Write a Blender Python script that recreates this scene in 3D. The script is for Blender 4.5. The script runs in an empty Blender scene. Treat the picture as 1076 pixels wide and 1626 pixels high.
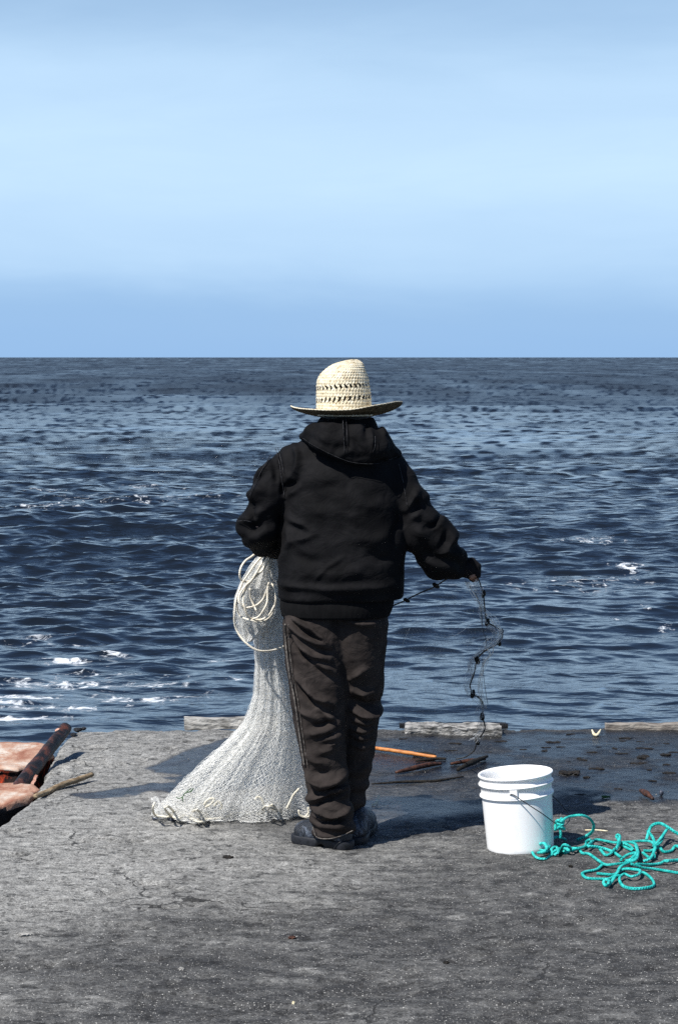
import bpy, math, random
import numpy as np

random.seed(7)
rng = np.random.default_rng(11)
scene = bpy.context.scene
col = scene.collection

# ------------------------------------------------------------------ camera
FPX = 3500.0                      # focal length in photo pixels (photo is 1076 x 1626)
CAMH = 1.8
PITCH = math.atan(246.0 / FPX)
cam = bpy.data.cameras.new("camera")
cam.sensor_fit = 'VERTICAL'
cam.sensor_height = 36.0
cam.lens = FPX / 1626.0 * 36.0
cam.clip_start = 0.1
cam.clip_end = 100000.0
cam_o = bpy.data.objects.new("camera", cam)
cam_o.location = (0, 0, CAMH)
cam_o.rotation_euler = (math.pi / 2 - PITCH, 0, 0)
col.objects.link(cam_o)
scene.camera = cam_o

# ------------------------------------------------------------------ world
SUN_EL = math.radians(53.0)
TRAVEL = np.array([0.72, 0.69])   # where shadows point on the ground
TRAVEL /= np.linalg.norm(TRAVEL)
world = bpy.data.worlds.new("World")
scene.world = world
world.use_nodes = True
wn = world.node_tree
wn.nodes.clear()


def N(nt, t, **kw):
    n = nt.nodes.new(t)
    for k, v in kw.items():
        if k.startswith("_"):
            n.inputs[int(k[1:])].default_value = v
        else:
            setattr(n, k, v)
    return n


def ramp(nt, fac, stops, interp='EASE'):
    r = nt.nodes.new("ShaderNodeValToRGB")
    r.color_ramp.interpolation = interp
    el = r.color_ramp.elements
    while len(el) > 1:
        el.remove(el[-1])
    el[0].position = stops[0][0]
    el[0].color = stops[0][1]
    for p, c in stops[1:]:
        e = el.new(p)
        e.color = c
    if fac is not None:
        nt.links.new(fac, r.inputs[0])
    return r.outputs[0]


def g1(v):
    return (v, v, v, 1)


def math_n(nt, op, a, b=None, c=None, clamp=False):
    m = nt.nodes.new("ShaderNodeMath")
    m.operation = op
    m.use_clamp = clamp
    for i, v in enumerate((a, b, c)):
        if v is None:
            continue
        if isinstance(v, (int, float)):
            m.inputs[i].default_value = v
        else:
            nt.links.new(v, m.inputs[i])
    return m.outputs[0]


def mix_c(nt, fac, a, b, blend='MIX'):
    m = nt.nodes.new("ShaderNodeMix")
    m.data_type = 'RGBA'
    m.blend_type = blend
    for sock, v in ((m.inputs[0], fac), (m.inputs[6], a), (m.inputs[7], b)):
        if isinstance(v, (int, float)):
            sock.default_value = v
        elif isinstance(v, tuple):
            sock.default_value = v if len(v) == 4 else (*v, 1)
        else:
            nt.links.new(v, sock)
    return m.outputs[2]


def noise_n(nt, vec, scale, detail=4, rough=0.55, dist=0.0):
    n = nt.nodes.new("ShaderNodeTexNoise")
    n.inputs["Scale"].default_value = scale
    n.inputs["Detail"].default_value = detail
    n.inputs["Roughness"].default_value = rough
    n.inputs["Distortion"].default_value = dist
    if vec is not None:
        nt.links.new(vec, n.inputs["Vector"])
    return n.outputs[0]


def mapping(nt, vec, scale=(1, 1, 1), rot=(0, 0, 0), loc=(0, 0, 0)):
    m = nt.nodes.new("ShaderNodeMapping")
    m.inputs["Scale"].default_value = scale
    m.inputs["Rotation"].default_value = rot
    m.inputs["Location"].default_value = loc
    nt.links.new(vec, m.inputs["Vector"])
    return m.outputs[0]


sky = N(wn, "ShaderNodeTexSky")
sky.sky_type = 'NISHITA'
sky.sun_disc = False
sky.sun_elevation = SUN_EL
sky.sun_rotation = math.atan2(-TRAVEL[0], -TRAVEL[1])
sky.altitude = 0
sky.air_density = 1.0
sky.dust_density = 0.3
sky.ozone_density = 3.0
# a thin high cloud veil in front of the clear sky, streaky along the horizon
tc = N(wn, "ShaderNodeTexCoord")
sep = N(wn, "ShaderNodeSeparateXYZ")
wn.links.new(tc.outputs["Generated"], sep.inputs[0])
el_ = sep.outputs[2]
vn = noise_n(wn, mapping(wn, tc.outputs["Generated"], (2.2, 2.2, 9.0)), 2.0, 5, 0.55, 0.3)
elw = math_n(wn, 'ADD', el_, math_n(wn, 'MULTIPLY', math_n(wn, 'SUBTRACT', vn, 0.5), 0.045))
skyt = mix_c(wn, 1.0, sky.outputs[0], (0.70, 0.85, 1.02, 1), 'MULTIPLY')
haze_f = ramp(wn, elw, [(0.0, g1(0.9)), (0.03, g1(0.85)), (0.12, g1(0.45)), (0.24, g1(0.0))])
veil = mix_c(wn, haze_f, skyt, (3.5, 6.0, 9.8, 1))
bank = ramp(wn, elw, [(0.0, g1(0.0)), (0.015, g1(0.04)), (0.055, g1(0.75)), (0.085, g1(1.0)), (0.12, g1(0.85)), (0.165, g1(0.42)), (0.32, g1(0.0))])
wisp = ramp(wn, noise_n(wn, mapping(wn, tc.outputs["Generated"], (3.0, 3.0, 16.0), (0, 0.10, 0)), 2.6, 6, 0.6, 0.5), [(0.30, g1(0.90)), (0.70, g1(1.0))])
veil = mix_c(wn, math_n(wn, 'MULTIPLY', bank, wisp), veil, (6.6, 9.1, 11.7, 1))
bg = N(wn, "ShaderNodeBackground")
bg.inputs[1].default_value = 0.064
wn.links.new(veil, bg.inputs[0])
wo = N(wn, "ShaderNodeOutputWorld")
wn.links.new(bg.outputs[0], wo.inputs[0])

# ------------------------------------------------------------------ sun
sun = bpy.data.lights.new("sun", 'SUN')
sun.energy = 5.0
sun.angle = math.radians(0.5)
sun.color = (1.0, 0.965, 0.91)
sun_o = bpy.data.objects.new("sun", sun)
from mathutils import Vector
tv = Vector((TRAVEL[0] * math.cos(SUN_EL), TRAVEL[1] * math.cos(SUN_EL), -math.sin(SUN_EL)))
sun_o.rotation_euler = tv.to_track_quat('-Z', 'Y').to_euler()
sun_o.location = (-4, -4, 8)
col.objects.link(sun_o)

scene.view_settings.view_transform = 'Standard'
scene.view_settings.look = 'None'
scene.view_settings.exposure = 0.5
scene.view_settings.gamma = 1.0
scene.cycles.use_denoising = False
scene.cycles.max_bounces = 6
scene.cycles.sample_clamp_indirect = 4.0
scene.cycles.sample_clamp_direct = 8.0

# ------------------------------------------------------------------ helpers: photo <-> space
CT, ST = math.cos(PITCH), math.sin(PITCH)


def ray(px, py):
    cx = (px - 538.0) / FPX
    cy = (813.0 - py) / FPX
    return np.array([cx, CT + cy * ST, -ST + cy * CT])


def P(px, py, Y):
    d = ray(px, py)
    t = Y / d[1]
    return np.array([d[0] * t, Y, CAMH + d[2] * t])


def G(px, py, z=0.0):
    d = ray(px, py)
    t = (z - CAMH) / d[2]
    return np.array([d[0] * t, d[1] * t, z])


# ------------------------------------------------------------------ helpers: numpy noise
def _hash(ix, iy, iz, seed):
    with np.errstate(over='ignore'):
        h = (ix.astype(np.uint32) * np.uint32(374761393) + iy.astype(np.uint32) * np.uint32(668265263)
             + iz.astype(np.uint32) * np.uint32(2147483647) + np.uint32(seed * 1274126177 & 0xffffffff))
        h = (h ^ (h >> np.uint32(13))) * np.uint32(1274126177)
        h = (h ^ (h >> np.uint32(16))) * np.uint32(2246822519)
        h = h ^ (h >> np.uint32(15))
    return h.astype(np.float64) / 4294967295.0


def vnoise(p, seed=0):
    p = np.asarray(p, dtype=np.float64)
    if p.shape[-1] == 2:
        p = np.concatenate([p, np.zeros(p.shape[:-1] + (1,))], -1)
    f = np.floor(p)
    i = f.astype(np.int64)
    t = p - f
    t = t * t * t * (t * (t * 6 - 15) + 10)
    out = 0
    for dx in (0, 1):
        wx = t[..., 0] if dx else 1 - t[..., 0]
        for dy in (0, 1):
            wy = t[..., 1] if dy else 1 - t[..., 1]
            for dz in (0, 1):
                wz = t[..., 2] if dz else 1 - t[..., 2]
                out = out + wx * wy * wz * _hash(i[..., 0] + dx, i[..., 1] + dy, i[..., 2] + dz, seed)
    return out * 2 - 1


def fbm(p, oct=4, gain=0.5, seed=0):
    a, s, out = 1.0, 0.0, 0
    q = np.array(p, dtype=np.float64)
    for o in range(oct):
        out = out + a * vnoise(q, seed + o)
        s += a
        a *= gain
        q = q * 2.03 + 17.3
    return out / s


def sstep(a, b, x):
    t = np.clip((x - a) / (b - a), 0, 1)
    return t * t * (3 - 2 * t)


# ------------------------------------------------------------------ helpers: meshes
def mesh_obj(name, verts, faces, mat, parent=None, smooth=True, uv=None, attrs=None):
    verts = np.asarray(verts, dtype=np.float32)
    me = bpy.data.meshes.new(name)
    if isinstance(faces, np.ndarray):
        n, k = faces.shape
        me.vertices.add(len(verts))
        me.vertices.foreach_set("co", verts.ravel())
        me.loops.add(n * k)
        me.loops.foreach_set("vertex_index", faces.astype(np.int32).ravel())
        me.polygons.add(n)
        me.polygons.foreach_set("loop_start", np.arange(n, dtype=np.int32) * k)
        me.update(calc_edges=True)
    else:
        me.from_pydata([tuple(map(float, v)) for v in verts], [], [tuple(int(i) for i in f) for f in faces])
        me.update()
    me.validate()
    me.polygons.foreach_set("use_smooth", np.full(len(me.polygons), smooth))
    if uv is not None:
        lay = me.uv_layers.new(name="UVMap")
        li = np.zeros(len(me.loops), dtype=np.int32)
        me.loops.foreach_get("vertex_index", li)
        lay.data.foreach_set("uv", np.asarray(uv, dtype=np.float32)[li].ravel())
    for k_, v_ in (attrs or {}).items():
        v_ = np.asarray(v_, dtype=np.float32)
        if v_.ndim == 2:
            a = me.attributes.new(k_, 'FLOAT_VECTOR', 'POINT')
            a.data.foreach_set("vector", v_.ravel())
        else:
            a = me.attributes.new(k_, 'FLOAT', 'POINT')
            a.data.foreach_set("value", v_.ravel())
    if mat is not None:
        me.materials.append(mat)
    o = bpy.data.objects.new(name, me)
    col.objects.link(o)
    if parent is not None:
        o.parent = parent
    return o


def rebase(o, loc):
    """put the object's origin at loc without moving its geometry"""
    me = o.data
    n = len(me.vertices)
    a = np.zeros(n * 3, dtype=np.float32)
    me.vertices.foreach_get("co", a)
    a = a.reshape(-1, 3) - np.asarray(loc, dtype=np.float32)
    me.vertices.foreach_set("co", a.ravel())
    me.update()
    o.location = tuple(float(v) for v in loc)


def empty(name, loc=(0, 0, 0)):
    o = bpy.data.objects.new(name, None)
    o.location = tuple(float(v) for v in loc)
    o.empty_display_size = 0.1
    col.objects.link(o)
    return o


def tag(o, label=None, cat=None, group=None, kind=None):
    for k, v in (("label", label), ("category", cat), ("group", group), ("kind", kind)):
        if v:
            o[k] = v
    return o


def catmull(pts, step):
    pts = np.asarray(pts, dtype=np.float64)
    p = np.vstack([2 * pts[0] - pts[1], pts, 2 * pts[-1] - pts[-2]])
    out = []
    for i in range(1, len(p) - 2):
        p0, p1, p2, p3 = p[i - 1], p[i], p[i + 1], p[i + 2]
        n = max(2, int(np.linalg.norm(p2[:3] - p1[:3]) / step))
        t = np.linspace(0, 1, n, endpoint=False)[:, None]
        out.append(0.5 * ((2 * p1) + (-p0 + p2) * t + (2 * p0 - 5 * p1 + 4 * p2 - p3) * t * t
                          + (-p0 + 3 * p1 - 3 * p2 + p3) * t ** 3))
    out.append(pts[-1][None])
    return np.vstack(out)


class MB:
    def __init__(s):
        s.v, s.f, s.uv, s.n = [], [], [], 0

    def add(s, v, f, uv=None):
        v = np.asarray(v, dtype=np.float64)
        s.v.append(v)
        s.uv.append(np.zeros((len(v), 2)) if uv is None else np.asarray(uv))
        s.f += [tuple(int(i) + s.n for i in q) for q in f]
        s.n += len(v)

    def tube(s, pts, r, sides=8, step=0.006, flat=1.0, smooth=True):
        c = catmull(pts, step) if smooth else np.asarray(pts, dtype=np.float64)
        n = len(c)
        rr = np.full(n, r) if np.isscalar(r) else np.interp(np.linspace(0, 1, n), np.linspace(0, 1, len(r)), r)
        t = np.gradient(c, axis=0)
        t /= np.linalg.norm(t, axis=1)[:, None] + 1e-12
        up = np.array([0, 0, 1.0]) if abs(t[0][2]) < 0.9 else np.array([1.0, 0, 0])
        a = np.cross(t[0], up)
        a /= np.linalg.norm(a)
        A = np.zeros_like(c)
        for i in range(n):
            a = a - t[i] * np.dot(a, t[i])
            a /= np.linalg.norm(a) + 1e-12
            A[i] = a
        B = np.cross(t, A)
        ang = np.linspace(0, 2 * np.pi, sides, endpoint=False)
        V = c[:, None] + rr[:, None, None] * (np.cos(ang)[None, :, None] * A[:, None] + flat * np.sin(ang)[None, :, None] * B[:, None])
        L = np.concatenate([[0], np.cumsum(np.linalg.norm(np.diff(c, axis=0), axis=1))])
        uv = np.stack([np.repeat(L, sides), np.tile(np.arange(sides) / sides, n)], 1)
        f = []
        for i in range(n - 1):
            for j in range(sides):
                k = (j + 1) % sides
                f.append((i * sides + j, i * sides + k, (i + 1) * sides + k, (i + 1) * sides + j))
        f.append(tuple(range(sides - 1, -1, -1)))
        f.append(tuple((n - 1) * sides + j for j in range(sides)))
        s.add(V.reshape(-1, 3), f, uv)

    def lathe(s, prof, seg=64, cx=0, cy=0):
        ang = np.linspace(0, 2 * np.pi, seg, endpoint=False)
        pr = np.asarray(prof, dtype=np.float64)
        V = np.stack([cx + pr[:, 0][:, None] * np.cos(ang), cy + pr[:, 0][:, None] * np.sin(ang),
                      np.repeat(pr[:, 1][:, None], seg, 1)], -1)
        f = []
        for i in range(len(pr) - 1):
            for j in range(seg):
                k = (j + 1) % seg
                f.append((i * seg + j, i * seg + k, (i + 1) * seg + k, (i + 1) * seg + j))
        s.add(V.reshape(-1, 3), f)

    def lump(s, c, r, seed=0, rough=0.25, res=10, freq=2.2):
        """an irregular pebble / scrap: a noisy ellipsoid"""
        th = np.linspace(0, np.pi, res + 1)
        ph = np.linspace(0, 2 * np.pi, 2 * res, endpoint=False)
        T, Q = np.meshgrid(th, ph, indexing='ij')
        d = np.stack([np.sin(T) * np.cos(Q), np.sin(T) * np.sin(Q), np.cos(T)], -1)
        k = 1 + rough * fbm(d * freq + seed * 7.7, 3, 0.6, seed)
        V = np.asarray(c) + d * np.asarray(r) * k[..., None]
        m = 2 * res
        f = []
        for i in range(res):
            for j in range(m):
                f.append((i * m + j, (i + 1) * m + j, (i + 1) * m + (j + 1) % m, i * m + (j + 1) % m))
        s.add(V.reshape(-1, 3), f)

    def block(s, x0, x1, y0, y1, z0, z1, res=0.02, rough=0.006, seed=0, freq=14, rot=0.0, pivot=None, taper=None):
        """a worn rectangular block: six gridded faces displaced by noise"""
        nx, ny, nz = [max(2, int((b - a) / res)) for a, b in ((x0, x1), (y0, y1), (z0, z1))]
        idx = {}
        vs, fs = [], []

        def vid(i, j, k):
            key = (i, j, k)
            if key not in idx:
                idx[key] = len(vs)
                vs.append((x0 + (x1 - x0) * i / nx, y0 + (y1 - y0) * j / ny, z0 + (z1 - z0) * k / nz))
            return idx[key]
        for i in range(nx):
            for j in range(ny):
                fs.append((vid(i, j, 0), vid(i, j + 1, 0), vid(i + 1, j + 1, 0), vid(i + 1, j, 0)))
                fs.append((vid(i, j, nz), vid(i + 1, j, nz), vid(i + 1, j + 1, nz), vid(i, j + 1, nz)))
        for i in range(nx):
            for k in range(nz):
                fs.append((vid(i, 0, k), vid(i + 1, 0, k), vid(i + 1, 0, k + 1), vid(i, 0, k + 1)))
                fs.append((vid(i, ny, k), vid(i, ny, k + 1), vid(i + 1, ny, k + 1), vid(i + 1, ny, k)))
        for j in range(ny):
            for k in range(nz):
                fs.append((vid(0, j, k), vid(0, j, k + 1), vid(0, j + 1, k + 1), vid(0, j + 1, k)))
                fs.append((vid(nx, j, k), vid(nx, j + 1, k), vid(nx, j + 1, k + 1), vid(nx, j, k + 1)))
        v = np.array(vs)
        d = np.stack([fbm(v * freq + 31 * a + seed * 5, 4, 0.55, seed + a) for a in range(3)], 1)
        v = v + d * rough * 2
        if taper is not None:
            v = taper(v)
        if rot:
            c = np.array(pivot if pivot is not None else ((x0 + x1) / 2, (y0 + y1) / 2, 0))
            w = v - c
            v = np.stack([w[:, 0] * math.cos(rot) - w[:, 1] * math.sin(rot),
                          w[:, 0] * math.sin(rot) + w[:, 1] * math.cos(rot), w[:, 2]], 1) + c
        s.add(v, fs)

    def build(s, name, mat, parent=None, smooth=True, attrs=None):
        return mesh_obj(name, np.vstack(s.v), s.f, mat, parent, smooth, np.vstack(s.uv), attrs)


# ------------------------------------------------------------------ helpers: implicit surfaces
class Field:
    def __init__(s, lo, hi, h):
        s.lo, s.h = np.array(lo, dtype=np.float64), h
        s.n = np.ceil((np.array(hi) - s.lo) / h).astype(int) + 1
        s.ax = [s.lo[a] + h * np.arange(s.n[a]) for a in range(3)]
        s.F = np.full(tuple(s.n), 0.25, dtype=np.float32)

    def sub(s, lo, hi):
        sl, g = [], []
        for a in range(3):
            i0 = int(np.clip(np.floor((lo[a] - s.lo[a]) / s.h), 0, s.n[a] - 1))
            i1 = int(np.clip(np.ceil((hi[a] - s.lo[a]) / s.h) + 1, i0 + 1, s.n[a]))
            sl.append(slice(i0, i1))
            g.append(s.ax[a][i0:i1].astype(np.float32))
        X, Y, Z = np.meshgrid(*g, indexing='ij')
        return tuple(sl), X, Y, Z

    def _merge(s, sl, d, k, op):
        A = s.F[sl]
        if op == 'add':
            h = np.clip(0.5 + 0.5 * (A - d) / k, 0, 1)
            s.F[sl] = A * (1 - h) + d * h - k * h * (1 - h)
        else:
            d = -d
            h = np.clip(0.5 + 0.5 * (d - A) / k, 0, 1)
            s.F[sl] = A * (1 - h) + d * h + k * h * (1 - h)

    def cap(s, a, b, ra, rb=None, k=0.01, op='add'):
        rb = ra if rb is None else rb
        a, b = np.asarray(a, float), np.asarray(b, float)
        m = max(ra, rb) + max(k * 2, 0.02)
        sl, X, Y, Z = s.sub(np.minimum(a, b) - m, np.maximum(a, b) + m)
        ab = b - a
        L = float(ab @ ab) + 1e-12
        t = np.clip(((X - a[0]) * ab[0] + (Y - a[1]) * ab[1] + (Z - a[2]) * ab[2]) / L, 0, 1)
        d = np.sqrt((X - a[0] - t * ab[0]) ** 2 + (Y - a[1] - t * ab[1]) ** 2 + (Z - a[2] - t * ab[2]) ** 2) - (ra + (rb - ra) * t)
        s._merge(sl, d.astype(np.float32), k, op)

    def chain(s, pts, rs, k=0.01):
        for i in range(len(pts) - 1):
            s.cap(pts[i], pts[i + 1], rs[i], rs[i + 1], k)

    def ell(s, c, r, k=0.01, op='add', rotz=0.0):
        c, r = np.asarray(c, float), np.asarray(r, float)
        m = max(k * 2, 0.02)
        R = r if not rotz else np.array([max(r[0], r[1])] * 2 + [r[2]])
        sl, X, Y, Z = s.sub(c - R - m, c + R + m)
        X, Y, Z = X - c[0], Y - c[1], Z - c[2]
        if rotz:
            X, Y = X * math.cos(rotz) + Y * math.sin(rotz), -X * math.sin(rotz) + Y * math.cos(rotz)
        k0 = np.sqrt((X / r[0]) ** 2 + (Y / r[1]) ** 2 + (Z / r[2]) ** 2)
        k1 = np.sqrt((X / r[0] ** 2) ** 2 + (Y / r[1] ** 2) ** 2 + (Z / r[2] ** 2) ** 2) + 1e-9
        s._merge(sl, (k0 * (k0 - 1) / k1).astype(np.float32), k, op)

    def loft(s, rows, k=0.01, inset=0.0, pw=2.4, rot=None):
        """rows: (z, cx, cy, hw, hd), any order"""
        R = np.array(sorted(rows))
        z0, z1 = R[0, 0], R[-1, 0]
        lo = [(R[:, 1] - R[:, 3]).min() - 0.03, (R[:, 2] - R[:, 4]).min() - 0.03, z0 - 0.03]
        hi = [(R[:, 1] + R[:, 3]).max() + 0.03, (R[:, 2] + R[:, 4]).max() + 0.03, z1 + 0.03]
        sl, X, Y, Z = s.sub(lo, hi)
        zz = Z[0, 0]
        zc = np.clip(zz, z0, z1)
        # smooth interpolation of the rows
        def ip(c):
            v = np.interp(zc, R[:, 0], R[:, c])
            return v.astype(np.float32)
        cx, cy, hw, hd = ip(1), ip(2), ip(3) - inset, ip(4) - inset
        hw, hd = np.maximum(hw, 0.01), np.maximum(hd, 0.01)
        q = (np.abs((X - cx) / hw) ** pw + np.abs((Y - cy) / hd) ** pw) ** (1 / pw)
        d = (q - 1) * np.minimum(hw, hd)
        d = np.maximum(d, np.maximum(z0 + inset - Z, Z - z1 + inset))
        s._merge(sl, d.astype(np.float32), k, 'add')

    def cut(s, nrm, p, k=0.006):
        """keep the side where (x - p) . nrm < 0"""
        X, Y, Z = np.meshgrid(*[a.astype(np.float32) for a in s.ax], indexing='ij')
        d = (X - p[0]) * nrm[0] + (Y - p[1]) * nrm[1] + (Z - p[2]) * nrm[2]
        h = np.clip(0.5 + 0.5 * (d - s.F) / k, 0, 1)
        s.F = s.F * (1 - h) + d * h + k * h * (1 - h)

    def mesh(s):
        F, h = s.F, s.h
        S = F < 0
        c = np.zeros(tuple(s.n - 1), dtype=np.int8)
        for dx in (0, 1):
            for dy in (0, 1):
                for dz in (0, 1):
                    c += S[dx:dx + s.n[0] - 1, dy:dy + s.n[1] - 1, dz:dz + s.n[2] - 1]
        I = np.argwhere((c > 0) & (c < 8))
        acc = np.zeros((len(I), 3))
        cnt = np.zeros(len(I))
        cor = [(x, y, z) for x in (0, 1) for y in (0, 1) for z in (0, 1)]
        for a in cor:
            for ax in range(3):
                if a[ax]:
                    continue
                b = list(a)
                b[ax] = 1
                fa = F[I[:, 0] + a[0], I[:, 1] + a[1], I[:, 2] + a[2]]
                fb = F[I[:, 0] + b[0], I[:, 1] + b[1], I[:, 2] + b[2]]
                m = (fa < 0) != (fb < 0)
                t = np.where(m, fa / np.where(m, fa - fb, 1), 0)
                p = np.tile(np.array(a, float), (len(I), 1))
                p[:, ax] += t
                acc += p * m[:, None]
                cnt += m
        V = s.lo + h * (I + acc / cnt[:, None])
        idx = np.full(tuple(s.n - 1), -1, dtype=np.int64)
        idx[I[:, 0], I[:, 1], I[:, 2]] = np.arange(len(I))
        faces = []
        for ax in range(3):
            o1, o2 = (ax + 1) % 3, (ax + 2) % 3
            a = np.take(S, range(0, s.n[ax] - 1), ax)
            b = np.take(S, range(1, s.n[ax]), ax)
            E = np.argwhere(a != b)
            E = E[(E[:, o1] >= 1) & (E[:, o2] >= 1) & (E[:, o1] < s.n[o1] - 1) & (E[:, o2] < s.n[o2] - 1)]
            q = []
            for d1, d2 in ((-1, -1), (0, -1), (0, 0), (-1, 0)):
                e = E.copy()
                e[:, o1] += d1
                e[:, o2] += d2
                q.append(idx[e[:, 0], e[:, 1], e[:, 2]])
            Q = np.stack(q, 1)
            inside = S[E[:, 0], E[:, 1], E[:, 2]]
            Q[~inside] = Q[~inside][:, ::-1]
            faces.append(Q)
        return V, np.vstack(faces)


def vnormals(V, Fq):
    n = np.cross(V[Fq[:, 2]] - V[Fq[:, 0]], V[Fq[:, 3]] - V[Fq[:, 1]])
    out = np.zeros_like(V)
    for i in range(4):
        np.add.at(out, Fq[:, i], n)
    return out / (np.linalg.norm(out, axis=1)[:, None] + 1e-12)


def lap_smooth(V, Fq, it=2, lam=0.5):
    for _ in range(it):
        acc = np.zeros_like(V)
        cnt = np.zeros(len(V))
        for i in range(4):
            a, b = Fq[:, i], Fq[:, (i + 1) % 4]
            np.add.at(acc, a, V[b])
            np.add.at(acc, b, V[a])
            np.add.at(cnt, a, 1)
            np.add.at(cnt, b, 1)
        V = V + lam * (acc / cnt[:, None] - V)
    return V


def seg_dist(x, z, line):
    best = np.full(x.shape, 9.0)
    for (x0, z0), (x1, z1) in zip(line[:-1], line[1:]):
        dx, dz = x1 - x0, z1 - z0
        t = np.clip(((x - x0) * dx + (z - z0) * dz) / (dx * dx + dz * dz + 1e-12), 0, 1)
        best = np.minimum(best, np.hypot(x - x0 - t * dx, z - z0 - t * dz))
    return best


def fold(V, Nn, folds, Y, conv, gain=1.6):
    """raise (or sink) cloth along creases on the side that faces back (-y)"""
    disp = np.zeros(len(V))
    face = sstep(0.35, -0.25, Nn[:, 1])
    for pts, w, hgt in folds:
        line = [tuple(P(*conv(a, b), Y)[[0, 2]]) for a, b in pts]
        d = seg_dist(V[:, 0], V[:, 2], line)
        # fade to the ends
        e = np.minimum(np.hypot(V[:, 0] - line[0][0], V[:, 2] - line[0][1]), np.hypot(V[:, 0] - line[-1][0], V[:, 2] - line[-1][1]))
        disp += gain * hgt * np.exp(-(d / w) ** 2) * (0.35 + 0.65 * sstep(0, 0.04, e))
    return V + Nn * (disp * face)[:, None]


def on_back(V, x, z, tol=0.012):
    m = np.hypot(V[:, 0] - x, V[:, 2] - z)
    c = np.where(m < tol)[0]
    if len(c) == 0:
        c = np.argsort(m)[:6]
    return V[c, 1].min()


# ------------------------------------------------------------------ materials
def new_mat(name):
    m = bpy.data.materials.new(name)
    m.use_nodes = True
    nt = m.node_tree
    b = nt.nodes["Principled BSDF"]
    return m, nt, b


def bump(nt, b, h, strength=0.3, dist=0.01, prev=None):
    n = nt.nodes.new("ShaderNodeBump")
    n.inputs["Strength"].default_value = strength
    n.inputs["Distance"].default_value = dist
    nt.links.new(h, n.inputs["Height"])
    if prev is not None:
        nt.links.new(prev, n.inputs["Normal"])
    nt.links.new(n.outputs[0], b.inputs["Normal"])
    return n.outputs[0]


def attr(nt, name):
    a = nt.nodes.new("ShaderNodeAttribute")
    a.attribute_name = name
    return a.outputs["Fac"]


def objco(nt):
    return nt.nodes.new("ShaderNodeTexCoord").outputs["Object"]


def simple_mat(name, c1, c2, scale=20, rough=0.8, bscale=60, bst=0.2, bdist=0.003, spec=0.3, stretch=(1, 1, 1)):
    m, nt, b = new_mat(name)
    co = mapping(nt, objco(nt), stretch)
    n = noise_n(nt, co, scale, 5, 0.6)
    nt.links.new(ramp(nt, n, [(0.32, (*c1, 1)), (0.68, (*c2, 1))]), b.inputs["Base Color"])
    b.inputs["Roughness"].default_value = rough
    b.inputs["Specular IOR Level"].default_value = spec
    if bst:
        bump(nt, b, noise_n(nt, co, bscale, 4, 0.6), bst, bdist)
    return m


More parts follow.
